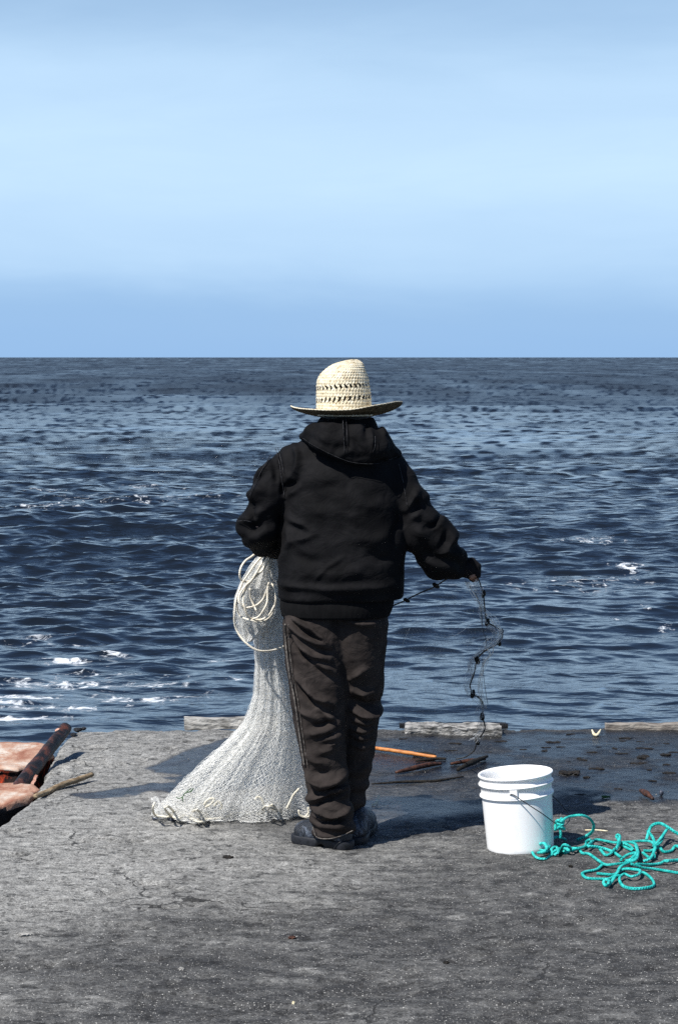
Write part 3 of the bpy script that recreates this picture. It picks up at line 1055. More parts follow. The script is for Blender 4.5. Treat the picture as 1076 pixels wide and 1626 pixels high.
torso_rows = [row(985, 458, 610, .12), row(955, 446, 632, .15), row(948, 440, 639, .162), row(930, 440, 641, .168), row(900, 441, 642, .17), row(860, 445, 644, .172), row(800, 449, 643, .17, .01),
              row(760, 448, 640, .162, .02), row(732, 450, 634, .145, .03), row(714, 462, 628, .125, .035), row(700, 478, 618, .108, .04),
              row(682, 498, 602, .088, .045), row(664, 510, 592, .075, .05)]
ARM_L = [(Q(466, 740, .03), .078), (Q(440, 766, .0), .082), (Q(425, 790, -.01), .080)]
ARM_L2 = [(Q(417, 815, -.01), .072), (Q(412, 836, -.005), .081), (Q(419, 850, .06), .073), (Q(436, 862, .20), .058)]
ARM_R = [(Q(612, 745, .03), .080), (Q(630, 775, .01), .083), (Q(644, 797, 0), .080), (Q(660, 825, 0), .084)]
ARM_R2 = [(Q(668, 842, 0), .088), (Q(688, 855, .01), .084), (Q(698, 886, .03), .083), (Q(714, 893, .06), .067)]

# -- hands: palm, four fingers and a thumb, closed on what they hold
HR = Q(742, 902, .105)
fing_r = []
for i in range(4):
    dy = .070 + i * .021
    s_ = [.94, 1.0, 1.03, .97][i]
    fing_r.append(([Q(749, 890 + (1.5 if i == 0 else 0), dy), Q(749 + 9 * s_, 899, dy + .004), Q(749 + 9 * s_, 899 + 14 * s_, dy + .006), Q(749 - 2, 899 + 19 * s_, dy + .006)], [.0095, .0092, .0086, .0074]))
thumb_r = ([Q(732, 900, .15), Q(742, 911, .165), Q(751, 919, .155), Q(755, 921, .14)], [.013, .0115, .0105, .009])
HL = Q(434, 872, .285)
fing_l = []
for i in range(4):
    pz = 862 + i * 9
    s_ = [.95, 1.03, 1.0, .85][i]
    fing_l.append(([Q(429, pz, .315), Q(436, pz + 1, .315 + .03 * s_), Q(446, pz + 2, .315 + .02 * s_), Q(447, pz + 2, .315 - .012)], [.0095, .0092, .0086, .0074]))
thumb_l = ([Q(437, 859, .28), Q(443, 856, .31), Q(444, 858, .335)], [.013, .0115, .0095])


def hands(f, grow=0.0, tips=True, k=.006):
    f.ell(HR, (.040 + grow, .044 + grow, .030 + grow), k)
    f.cap(Q(722, 897, .075), HR, .030 + grow, .031 + grow, .02)
    for pts, rs in fing_r:
        n = 4 if tips else 3
        f.chain(pts[:n], [r + grow for r in rs[:n]], .004)
    pts, rs = thumb_r
    n = len(pts) if tips else len(pts) - 1
    f.chain(pts[:n], [r + grow for r in rs[:n]], .006)
    if grow == 0:
        f.ell(HL, (.020, .042, .042), k)
        f.cap(Q(436, 862, .20), HL, .027, .026, .02)
        for pts, rs in fing_l:
            f.chain(pts, rs, .004)
        f.chain(*thumb_l, .006)


HEAD = Q(548, 640, .075)
leg_l = [row(955, 454, 552, .112), row(972, 451, 554, .122), row(990, 449, 554, .130), row(1040, 452, 553, .128), row(1100, 460, 551, .112), row(1150, 468, 549, .100), row(1200, 479, 549, .090), row(1250, 487, 555, .086), row(1285, 491, 560, .084),
         row(1303, 494, 562, .082), row(1316, 497, 563, .080)]
leg_l = [(z, cx, YM + (YL - YM) * sstep(0.95, 0.1, np.float64(z)), hw, hd) for z, cx, cy, hw, hd in leg_l]
leg_r = [row(955, 520, 611, .112), row(972, 520, 614, .122), row(990, 520, 617, .130), row(1040, 522, 612, .126), row(1100, 528, 608, .112), row(1150, 531, 601, .100), row(1200, 531, 594, .090), row(1250, 530, 584, .084), row(1272, 531, 578, .082), row(1290, 532, 577, .080)]
_sc = (YR / YM)
leg_r2 = []
for z, cx, cy, hw, hd in leg_r:
    t = float(sstep(0.95, 0.1, np.float64(z)))
    k_ = 1 + (_sc - 1) * t
    leg_r2.append((CAMH + (z - CAMH) * k_, cx * k_, YM + (YR - YM) * t, hw * k_, hd))
leg_r = leg_r2

# -- body, one continuous surface
fb = Field((-.48, YM - .30, -0.01), (.62, YM + .42, 1.80), .0065)
fb.loft([r for r in torso_rows], .03, .035)
fb.chain([p for p, r in ARM_L + ARM_L2], [r - .032 for p, r in ARM_L + ARM_L2], .02)
fb.chain([p for p, r in ARM_R + ARM_R2], [r - .034 for p, r in ARM_R + ARM_R2], .02)
fb.loft(leg_l, .02, .040)
fb.loft(leg_r, .02, .040)
fb.cap(Q(549, 690, .05), HEAD + (0, 0, -.05), .062, .058, .02)
fb.ell(HEAD, (.076, .096, .112), .01)
fb.ell(HEAD + (0, .035, -.055), (.058, .068, .062), .025)         # jaw
fb.ell(HEAD + (0, .082, -.098), (.026, .022, .018), .02)          # chin
fb.cap(HEAD + (0, .094, .012), HEAD + (0, .116, -.032), .009, .013, .012)   # nose
fb.ell(HEAD + (0, .100, -.066), (.024, .012, .010), .01)          # lips
fb.cap(HEAD + (-.038, .084, .024), HEAD + (.038, .084, .024), .011, .011, .012)  # brow
for s_ in (-1, 1):
    fb.ell(HEAD + (s_ * .031, .098, .004), (.017, .012, .011), .008, 'sub')
    fb.ell(HEAD + (s_ * .031, .086, .003), (.012, .012, .010), .004)
    fb.ell(HEAD + (s_ * .083, .0, -.012), (.012, .020, .032), .008)
hands(fb)
# feet inside the shoes
TL, HLs = G(470, 1335), G(552, 1347)
TR, HRs = G(583, 1309), G(563, 1339)
for (t_, h_) in ((TL, HLs), (TR, HRs)):
    fb.cap(h_ + (t_ - h_) * .22 + (0, 0, .07), h_ + (t_ - h_) * .8 + (0, 0, .04), .038, .026, .02)
Vb, Fb = fb.mesh()
person = mesh_obj("person", lap_smooth(Vb, Fb, 1, 0.4), Fb, M['skin'])
tag(person, "person in black hooded jacket and straw hat standing with back turned, holding a fishing net", "person")
PBASE = np.array([Q(540, 1335)[0], YM, 0.0])

# -- glove on the right hand, fingertips bare
fg = Field(HR - .11, HR + .11, .0035)
hands(fg, .0030, False)
fg.cut((-1, -.2, .55), Q(716, 894, .06))
Vg, Fg = fg.mesh()
glove = mesh_obj("glove", Vg, Fg, M['glove'], person)

# -- hair
fh = Field(HEAD - .16, HEAD + .16, .005)
fh.ell(HEAD + (0, -.012, .004), (.090, .100, .118), .01)
fh.ell(HEAD + (0, -.045, -.055), (.082, .062, .060), .03)
fh.cut((0, .9, -.45), HEAD + (0, .012, 0))
fh.ell(HEAD + (0, .02, 0), (.074, .090, .110), .004, 'sub')
Vh, Fh = fh.mesh()
Vh = Vh + vnormals(Vh, Fh) * (0.003 * fbm(Vh * np.array([120, 120, 16]), 3, 0.6, 7))[:, None]
mesh_obj("hair", Vh, Fh, M['hair'], person)

# -- trousers
ft = Field((-.30, YM - .24, 0.0), (.30, YM + .34, 1.0), .005)
ft.loft(leg_l, .012, 0, 2.2)
ft.loft(leg_r, .012, 0, 2.2)
Vt, Ft = ft.mesh()
Vt = lap_smooth(Vt, Ft, 4, 0.5)
Nt = vnormals(Vt, Ft)
c2 = lambda a, b: (420 + a / 4.89, 960 + b / 4.89)
c3 = lambda a, b: (440 + a / 5.38, 1160 + b / 5.38)
YB = YM - .1
Vt = fold(Vt, Nt, [
    ([(170, 90), (220, 170), (300, 240), (400, 290), (500, 315)], .010, .011), ([(210, 90), (290, 150), (370, 185), (430, 240), (500, 300)], .009, .010),
    ([(200, 220), (280, 320), (370, 390), (500, 415)], .010, .011), ([(330, 430), (420, 460), (540, 520)], .010, .011),
    ([(220, 520), (290, 620), (400, 710), (530, 760)], .012, .012), ([(380, 740), (470, 840), (565, 905)], .010, .012), ([(250, 800), (330, 845), (420, 870)], .012, .007),
    ([(330, 1000), (450, 970), (550, 930)], .012, .009), ([(430, 1045), (510, 1020), (590, 1000)], .010, .009),
    ([(670, 580), (720, 540), (770, 512)], .010, .013), ([(690, 680), (760, 700), (830, 690)], .012, .012), ([(680, 830), (760, 870), (840, 880), (910, 850)], .011, .014),
    ([(700, 910), (780, 935), (850, 930)], .009, .010), ([(680, 980), (760, 1000), (830, 990)], .009, .010), ([(640, 120), (740, 150), (880, 150)], .010, .008),
    ([(195, 240), (290, 370), (370, 440), (500, 530)], .010, -.010), ([(240, 570), (330, 700), (430, 790), (500, 890)], .011, -.012), ([(350, 940), (450, 920), (540, 890)], .011, -.010),
    ([(250, 150), (330, 215), (420, 265)], .007, -.008), ([(420, 340), (510, 360)], .008, -.008), ([(680, 760), (800, 800), (900, 790)], .013, -.012)], YB, c2, 2.3)
Nt = vnormals(Vt, Ft)
Vt = fold(Vt, Nt, [
    ([(230, 300), (290, 410), (380, 445), (480, 430), (570, 385)], .010, .012), ([(420, 495), (520, 485), (600, 478)], .007, .010), ([(265, 580), (340, 555), (410, 530)], .010, .012),
    ([(290, 650), (400, 690), (480, 715), (560, 690), (615, 640)], .010, .014), ([(300, 712), (380, 727), (450, 727)], .007, .009), ([(380, 800), (500, 795), (600, 770)], .012, .006),
    ([(400, 130), (470, 90), (540, 40)], .009, .008), ([(340, 180), (440, 150), (520, 110)], .010, .007), ([(250, 200), (330, 250), (420, 250)], .012, .006),
    ([(250, 455), (320, 520), (420, 490), (570, 440)], .010, -.014), ([(280, 635), (380, 590), (470, 540), (570, 500)], .010, -.014), ([(340, 765), (480, 755), (610, 700)], .008, -.012),
    ([(270, 320), (350, 340), (500, 330)], .016, -.009), ([(640, 60), (720, 90), (800, 80)], .010, .009), ([(650, 150), (720, 170), (790, 150)], .009, .009), ([(720, 380), (760, 340), (790, 310)], .010, .009)], YB, c3, 2.1)
Nt = vnormals(Vt, Ft)
Vt = Vt + Nt * (0.0055 * fbm(Vt * np.array([11, 11, 20]) + 0.6 * fbm(Vt * 6, 2)[:, None], 4, 0.55, 3))[:, None]
# slack wrinkles stacking above the shoes
Vt = Vt + Nt * (0.006 * sstep(.38, .12, Vt[:, 2]) * np.sin(Vt[:, 2] * 95 + Vt[:, 0] * 22 + 2.2 * fbm(Vt * 7, 2, .5, 9)))[:, None]
trousers = mesh_obj("trousers", Vt, Ft, M['trouser'], person)
mbs = MB()
lx = [(450, 985), (450, 1005), (452, 1030), (456, 1060), (461, 1085), (466, 1110), (470, 1140), (475, 1175), (480, 1205)]
pts = []
for a, b in lx:
    q = Q(a + 4, b)
    pts.append([q[0], on_back(Vt, q[0], q[2]) - .001, q[2]])
mbs.tube(pts, .0035, 6, .004)
pts = [[p_[0] + .012, on_back(Vt, p_[0] + .012, p_[2]) + .0005, p_[2]] for p_ in pts]
mbs.tube(pts, .0015, 5, .004)
mbs.build("side_seam", M['trouserseam'], trousers)
mbs = MB()
pts = []
for a, b in [(497, 1300), (502, 1314), (512, 1317), (528, 1316), (545, 1311), (560, 1305)]:
    q = Q(a, b)
    pts.append([q[0], on_back(Vt, q[0], q[2], .015) - .002, q[2]])
mbs.tube(pts, .0022, 5, .004)
mbs.build("frayed_hem", M['trouserseam'], trousers)

# -- jacket
fj = Field((-.48, YM - .30, .80), (.60, YM + .36, 1.62), .0055)
fj.loft(torso_rows, .02, 0, 2.35)
fj.chain([p for p, r in ARM_L], [r for p, r in ARM_L], .016)
fj.chain([p for p, r in ARM_L2], [r for p, r in ARM_L2], .008)
fj.chain([p for p, r in ARM_R], [r for p, r in ARM_R], .016)
fj.chain([p for p, r in ARM_R2], [r for p, r in ARM_R2], .012)
fj.cut((0, 0, -1), Q(540, 951), .012)
fj.cut((1, .55, -1.0), Q(736, 899, .09), .006)
Vj, Fj = fj.mesh()
Vj = lap_smooth(Vj, Fj, 3, 0.5)
Nj = vnormals(Vj, Fj)
c8 = lambda a, b: (360 + a / 5.38, 690 + b / 5.38)
c6 = lambda a, b: (620 + a / 6.72, 780 + b / 6.72)
YJ = YM - .12
Vj = fold(Vj, Nj, [
    ([(570, 110), (612, 200), (600, 290), (550, 370)], .012, .012), ([(500, 545), (560, 500), (620, 455)], .010, .010), ([(620, 320), (565, 410), (490, 490)], .014, -.016),
    ([(400, 230), (420, 330), (425, 440)], .012, -.012), ([(430, 120), (462, 290), (492, 560)], .010, -.008), ([(340, 250), (290, 330), (240, 420)], .012, .008),
    ([(190, 520), (270, 480), (360, 500)], .014, .009), ([(110, 745), (170, 728), (230, 760)], .012, .010), ([(180, 560), (215, 680), (235, 770)], .012, -.010), ([(150, 800), (260, 790), (350, 770)], .016, -.014),
    ([(140, 850), (200, 880), (260, 880)], .014, .009), ([(500, 720), (600, 765), (720, 800)], .016, .007), ([(760, 840), (650, 890), (540, 915)], .012, .008), ([(490, 765), (620, 810), (700, 850)], .012, -.008),
    ([(1000, 1030), (850, 1130), (740, 1250)], .007, .004), ([(480, 1000), (545, 920), (500, 780)], .010, .008), ([(440, 1130), (480, 1040), (520, 980)], .012, .008), ([(560, 1010), (700, 1070), (860, 1080)], .016, -.006),
    ([(430, 1290), (600, 1300), (900, 1310), (1400, 1300)], .014, .008), ([(640, 1180), (900, 1200), (1200, 1150)], .022, .006), ([(1050, 560), (1200, 610), (1350, 600)], .022, .006), ([(600, 500), (800, 455), (1000, 420)], .020, -.004),
    ([(700, 680), (900, 650), (1150, 720)], .022, .005), ([(1060, 850), (1250, 900), (1420, 840)], .022, .007), ([(1150, 1000), (1300, 1060), (1450, 1040)], .02, -.007)], YJ, c8)
Nj = vnormals(Vj, Fj)
Vj = fold(Vj, Nj, [
    ([(310, -20), (230, 120), (165, 220)], .012, .011), ([(340, 190), (280, 260), (205, 320)], .012, .009), ([(560, 270), (490, 365), (390, 405)], .010, -.016), ([(420, 410), (500, 370), (590, 300)], .010, .009),
    ([(715, 470), (640, 590), (560, 700)], .012, .009), ([(620, 390), (600, 540), (540, 620)], .012, -.008), ([(300, 60), (290, 160), (250, 240)], .010, -.008), ([(480, 690), (600, 660), (680, 670)], .010, .007),
    ([(130, 300), (60, 420), (20, 600)], .016, -.008)], YJ, c6)
Nj = vnormals(Vj, Fj)
Vj = Vj + Nj * (0.009 * fbm(Vj * np.array([6, 6, 10]) + 0.9 * fbm(Vj * 4, 2)[:, None], 3, 0.42, 13))[:, None]
# sleeves: rings of slack
sl_ = sstep(.24, .30, np.abs(Vj[:, 0] - PBASE[0]))
Vj = Vj + Nj * (sl_ * 0.005 * np.sin((Vj[:, 2] * 1.0 + np.abs(Vj[:, 0]) * .55) * 78 + 3 * fbm(Vj * 8, 2, .5, 19)))[:, None]
jacket = mesh_obj("jacket", Vj, Fj, M['jacket'], person)


def seam_line(mb, V, pts, r=.0011, off=.0005):
    out = []
    p3 = catmull([np.append(Q(a, b)[[0, 2]], 0) for a, b in pts], .012)
    for x, z, _ in p3:
        out.append([x, on_back(V, x, z, .010) - off, z])
    mb.tube(out, r, 5, .004)


for pts in [[(437, 712), (443, 730), (447, 752), (452, 785)], [(441, 711), (447, 730), (451, 748)], [(430, 722), (414, 750), (402, 775), (395, 792)],
            [(632, 735), (638, 760), (645, 800)], [(378, 826), (390, 824), (400, 826)]]:
    mbs = MB()
    seam_line(mbs, Vj, pts)
    mbs.build("seam_stitching", M['seam'], jacket)

# waistband: ribbed knit under the hem
wb = [row(977, 447, 618, .150), row(948, 445, 626, .152)]
(zb, xb, _, wbw, wbd), (zt, xt, _, wtw, wtd) = wb
mbw = MB()
nseg, nlev = 260, 8
ang = np.linspace(0, 2 * np.pi, nseg, endpoint=False)
VV = []
for i in range(nlev + 1):
    t = i / nlev
    bul = .004 * math.sin(t * math.pi)
    ribs = 0.0003 * np.cos(ang * 65)
    hw, hd, cx = wbw + (wtw - wbw) * t + bul, wbd + (wtd - wbd) * t + bul, xb + (xt - xb) * t
    VV.append(np.stack([cx + (hw + ribs) * np.sign(np.cos(ang)) * np.abs(np.cos(ang)) ** .87, YM + (hd + ribs) * np.sign(np.sin(ang)) * np.abs(np.sin(ang)) ** .87, np.full(nseg, zb + (zt - zb) * t)], 1))
fs = [(i * nseg + j, i * nseg + (j + 1) % nseg, (i + 1) * nseg + (j + 1) % nseg, (i + 1) * nseg + j) for i in range(nlev) for j in range(nseg)]
fs.append(tuple(range(nseg - 1, -1, -1)))
mbw.add(np.vstack(VV), fs)
mbw.build("waistband", M['rib'], jacket)

# hood lying on the back
fo = Field((-.22, YM - .28, 1.36), (.28, YM + .22, 1.66), .0045)
hood_pts = [(Q(480, 694, -.005), .012), (Q(500, 688, -.055), .032), (Q(530, 693, -.090), .050), (Q(568, 699, -.098), .058), (Q(602, 704, -.070), .044), (Q(630, 720, -.01), .018)]
fo.chain([p for p, r in hood_pts], [r for p, r in hood_pts], .03)
fo.ell(Q(572, 714, -.125), (.100, .045, .042), .035)
fo.ell(Q(545, 702, -.115), (.110, .045, .045), .035)
# collar ring of the hood around the neck
nk = Q(549, 680, .05)
for i in range(14):
    a0, a1 = [2 * math.pi * (i + d) / 14 for d in (0, 1)]
    fo.cap(nk + (.080 * math.cos(a0), .090 * math.sin(a0), -.01 - .02 * math.sin(a0)), nk + (.080 * math.cos(a1), .090 * math.sin(a1), -.01 - .02 * math.sin(a1)), .026, .026, .02)
Vo, Fo = fo.mesh()
Vo = lap_smooth(Vo, Fo, 5, .5)
No = vnormals(Vo, Fo)
c2h = lambda a, b: (430 + a / 4.304, 550 + b / 4.304)
Vo = fold(Vo, No, [([(490, 480), (500, 570), (505, 690)], .006, .006), ([(680, 560), (690, 640), (690, 720)], .008, .007), ([(210, 620), (330, 690), (430, 735), (560, 780), (720, 790), (860, 750)], .010, .009),
                   ([(600, 480), (660, 540), (650, 640)], .012, -.008), ([(420, 710), (480, 735), (530, 720)], .010, .010), ([(300, 530), (380, 560), (470, 560)], .014, .006), ([(720, 520), (770, 590), (790, 660)], .010, .008),
                   ([(470, 690), (520, 680), (530, 640)], .012, -.010), ([(540, 600), (600, 690), (640, 740)], .014, -.009), ([(250, 590), (330, 610), (420, 660)], .016, .006)], YM - .17, c2h)
No = vnormals(Vo, Fo)
Vo = Vo + No * (0.006 * fbm(Vo * 14, 4, .5, 23))[:, None]
seam_line_list = [([(544, 664), (545, 680), (546, 700), (547, 716)], .0011), ([(549, 664), (550, 680), (550, 700), (551, 712)], .0011), ([(594, 690), (594, 705), (590, 716)], .0011),
                  ([(480, 694), (505, 708), (530, 720), (560, 731), (600, 733), (630, 724)], .0008)]
for pts, r_ in seam_line_list:
    mbs = MB()
    seam_line(mbs, Vo, pts, r_)
    mbs.build("seam_stitching", M['seam'], jacket)
hood = mesh_obj("hood", Vo, Fo, M['jacket'], jacket)

# -- shoes
def shoe(toe, heel, z0, sgn):
    d = toe - heel
    L = np.linalg.norm(d)
    d = d / L
    sd = np.array([-d[1], d[0], 0])
    c = lambda t, s, z: heel + d * (L * t) + sd * s + np.array([0, 0, z + z0])
    lo = np.minimum(toe, heel) - .09
    hi = np.maximum(toe, heel) + .09
    lo[2], hi[2] = z0 - .01, z0 + .17
    fu = Field(lo, hi, .0035)
    fu.cap(c(.84, -.004, .046), c(.58, 0, .052), .038, .040, .02)
    fu.cap(c(.80, .008, .044), c(.58, 0, .052), .036, .040, .02)
    fu.cap(c(.58, 0, .062), c(.26, 0, .088), .038, .040, .02)
    fu.cap(c(.12, 0, .052), c(.24, 0, .10), .036, .040, .02)
    fu.cap(c(.12, 0, .045), c(.55, 0, .045), .036, .036, .02)
    fu.cut((0, 0, -1), (0, 0, z0 + .024), .004)
    Vu, Fu = fu.mesh()
    Nu = vnormals(Vu, Fu)
    Vu = Vu + Nu * (0.0010 * fbm(Vu * 38, 4, .55, 31))[:, None]
    s = mesh_obj("shoe", Vu, Fu, M['shoe'], person)
    fs_ = Field(lo, hi, .0035)
    for (t0, t1, r0, r1) in ((.10, .26, .041, .040), (.58, .86, .047, .044)):
        for zz in (.016, .026):
            fs_.cap(c(t0, 0, zz), c(t1, 0, zz), r0, r1, .01)
    for zz in (.024, .032):
        fs_.cap(c(.22, 0, zz), c(.66, 0, zz), .037, .040, .01)
    fs_.cut((0, 0, 1), (0, 0, z0 + .036), .003)
    fs_.cut((0, 0, -1), (0, 0, z0 + .0), .004)
    # hollow under the arch
    fs_.cap(c(.42, -.09, -.004), c(.42, .09, -.004), .018, .018, .01, 'sub')
    Vs, Fs = fs_.mesh()
    mesh_obj("sole", Vs, Fs, M['sole'], s)
    return s


shoe(TL, HLs, Z0L - .002, 1)
shoe(TR, HRs, Z0R - .002, -1)

# -- straw hat
crown_rows = [(660, 505, 591, .112), (650, 503, 589, .112), (640, 503, 588.5, .110), (630, 503, 588, .108), (620, 503, 587, .106), (612, 503.2, 586, .103), (606, 503.5, 585, .100), (600, 505.5, 584, .096), (594, 509, 582, .091), (589, 514, 580, .085),
              (585, 518.5, 578.5, .078), (581, 524, 577, .068), (577.5, 530.5, 575.5, .057), (575, 538, 573.5, .045), (573, 545.5, 571, .032), (571.5, 553, 568, .020), (570.6, 559, 565, .009)]
HATY = .06
cr = np.array(crown_rows)
nrow, ncol = 96, 264
# rows evenly along the profile
cum = np.concatenate([[0], np.cumsum(np.hypot(np.diff(cr[:, 0]), np.diff((cr[:, 2] - cr[:, 1]) / 2)))])
tt = np.linspace(0, cum[-1], nrow)
rows_i = np.stack([np.interp(tt, cum, cr[:, i]) for i in range(4)], 1)
ang = np.linspace(0, 2 * np.pi, ncol, endpoint=False)
CV, CU = [], []
for i in range(nrow):
    py, l, r, hd = rows_i[i]
    a, b = Q(l, py, HATY), Q(r, py, HATY)
    cx, hw, z = (a[0] + b[0]) / 2, (b[0] - a[0]) / 2, a[2]
    # braided rounds: every course bulges, with slanted plaits
    v = tt[i] / cum[-1]
    course = v * 22
    ph = course % 1.0
    bul = .0022 * math.sin(math.pi * ph)
    pl = .0013 * np.sin(ang * 52 + (1 if int(course) % 2 else -1) * ph * 3.0 + int(course) * 1.3)
    hw_, hd_ = hw + bul + pl, hd + bul + pl
    CV.append(np.stack([cx + hw_ * np.cos(ang), np.full(ncol, YM + HATY) + hd_ * np.sin(ang), np.full(ncol, z)], 1))
    CU.append(np.stack([ang / 6.283, np.full(ncol, v)], 1))
fs = []
for i in range(nrow - 1):
    py = (rows_i[i, 0] + rows_i[i + 1, 0]) / 2
    for j in range(ncol):
        k = None
        for (pc, slope, hh) in ((613, -1, 3.9), (632.5, 1, 4.2)):
            tilt = (math.cos(ang[j])) * 3.0 * (-1)      # the rows ride up to the right
            dv = (py - pc - tilt) / hh
            if abs(dv) < 1:
                jj = (j + slope * dv * 1.6 + (0 if pc < 620 else 3)) % 8
                if jj < 3.8 * math.sqrt(1 - dv * dv):
                    k = 1
        if k is None:
            fs.append((i * ncol + j, i * ncol + (j + 1) % ncol, (i + 1) * ncol + (j + 1) % ncol, (i + 1) * ncol + j))
fs.append(tuple((nrow - 1) * ncol + j for j in range(ncol)))
hat = mesh_obj("straw_hat", np.vstack(CV), fs, M['straw'], person, True, np.vstack(CU))
# brim with its edge rolled, raised at the back right
nb, ns = 26, 240
root_z = Q(545, 657.5, HATY)[2]
a_, b_ = Q(503, 655, HATY), Q(590, 655, HATY)
rcx, rhw = (a_[0] + b_[0]) / 2, (b_[0] - a_[0]) / 2
oL, oR = Q(461, 645, HATY)[0], Q(639, 640, HATY)[0]
ocx, ohw = (oL + oR) / 2, (oR - oL) / 2
# edge height above the root by angle (0 = right, 90 = away/front, 180 = left, 270 = towards camera/back)
hk = np.radians([0, 45, 90, 135, 180, 215, 250, 275, 300, 330, 360])
hv = np.array([.044, .0, -.035, -.005, .030, .022, .018, .020, .036, .048, .044])
ang = np.linspace(0, 2 * np.pi, ns, endpoint=False)
eh = np.interp(ang, hk, hv)
for _ in range(12):
    eh = (np.roll(eh, 1) + eh + np.roll(eh, -1)) / 3
BV, BU = [], []
th_ = .0035
for side in (0, 1):
    for i in range(nb + 1):
        t = i / nb
        t_ = t if side == 0 else 1 - t
        hw = rhw + (ohw - rhw) * t_
        hd = .112 + (.215 - .112) * t_
        cx = rcx + (ocx - rcx) * t_
        lift = eh * (t_ ** 1.5)
        rp = .0012 * np.sin(t_ * nb * 1.6) + .0008 * np.sin(ang * 90 + int(t_ * 9) * 1.7)
        z = root_z + lift + rp + (th_ if side == 0 else 0)
        BV.append(np.stack([cx + hw * np.cos(ang), YM + HATY + hd * np.sin(ang), z], 1))
        BU.append(np.stack([ang / 6.283 * 2, np.full(ns, t_)], 1))
nl = 2 * (nb + 1)
fs = [(i * ns + j, (i + 1) * ns + j, (i + 1) * ns + (j + 1) % ns, i * ns + (j + 1) % ns) for i in range(nl - 1) for j in range(ns)]
fs += [((nl - 1) * ns + j, j, (j + 1) % ns, (nl - 1) * ns + (j + 1) % ns) for j in range(ns)]
brim = mesh_obj("brim", np.vstack(BV), [f[::-1] for f in fs], M['straw'], hat, True, np.vstack(BU))
M['strawshade'] = simple_mat("straw with painted shade", (0.05, 0.038, 0.02), (0.17, 0.135, 0.08), 70, 0.8, 120, 0.4, 0.002, 0.2)
brim.data.materials.append(M['strawshade'])
# the underside (second sheet) is straw in a darker colour that paints in its shade
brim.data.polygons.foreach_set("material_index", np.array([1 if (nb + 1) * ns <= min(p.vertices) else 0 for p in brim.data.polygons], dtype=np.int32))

# ------------------------------------------------------------------ fishing net in the left hand
class Threads:
    """netting made of real thin threads (three-sided tubes)"""
    def __init__(s):
        s.v, s.f, s.n = [], [], 0

    def add(s, A, B, r):
        d = B - A
        L = np.linalg.norm(d, axis=1)
        k = L > 1e-5
        A, B, d = A[k], B[k], d[k] / L[k][:, None]
        ref = np.where(np.abs(d[:, 2:3]) < .9, np.array([[0, 0, 1.0]]), np.array([[1.0, 0, 0]]))
        u = np.cross(d, ref)
        u /= np.linalg.norm(u, axis=1)[:, None]
        w = np.cross(d, u)
        m = len(A)
        rr = r if np.isscalar(r) else r[k][:, None]
        ring = []
        for a in (0, 2.0944, 4.18879):
            o = rr * (math.cos(a) * u + math.sin(a) * w)
            ring.append((A + o, B + o))
        V = np.stack([ring[0][0], ring[1][0], ring[2][0], ring[0][1], ring[1][1], ring[2][1]], 1).reshape(-1, 3)
        b = s.n + np.arange(m)[:, None] * 6
        F = np.concatenate([b + np.array([[0, 1, 4, 3]]), b + np.array([[1, 2, 5, 4]]), b + np.array([[2, 0, 3, 5]])], 0)
        s.v.append(V)
        s.f.append(F)
        s.n += len(V)

    def grid(s, Pt, r, wrap=True, keep=1.0):
        """Pt[rows, cols, 3] staggered diamonds"""
        nr, nc = Pt.shape[:2]
        A, B = [], []
        for i in range(nr - 1):
            sh = 1 if i % 2 else 0
            for dj in (0, 1):
                b = np.roll(Pt[i + 1], -(dj - 1 + sh), axis=0)
                a = Pt[i]
                if not wrap:
                    a, b = a[1:-1], b[1:-1]
                A.append(a)
                B.append(b)
        A, B = np.vstack(A), np.vstack(B)
        if keep < 1:
            m = rng.random(len(A)) < keep
            A, B = A[m], B[m]
        s.add(A, B, r)

    def build(s, name, mat, parent):
        return mesh_obj(name, np.vstack(s.v), np.vstack(s.f), mat, parent)


net = empty("fishing_net", GG(390, 1296))
tag(net, "pale translucent cast net hanging from the left hand and spreading over the ground", "fishing net")
outline = np.array([(878, 412, 438), (900, 408, 442), (950, 402, 450), (1000, 402, 452), (1030, 403, 454), (1060, 404, 459), (1100, 402, 466), (1130, 393, 473), (1150, 384, 478), (1180, 355, 484), (1210, 321, 488),
                    (1240, 289, 491), (1265, 264, 494), (1285, 247, 497), (1297, 243, 499)], dtype=float)
YT, YH = YM + .30, YM + .50


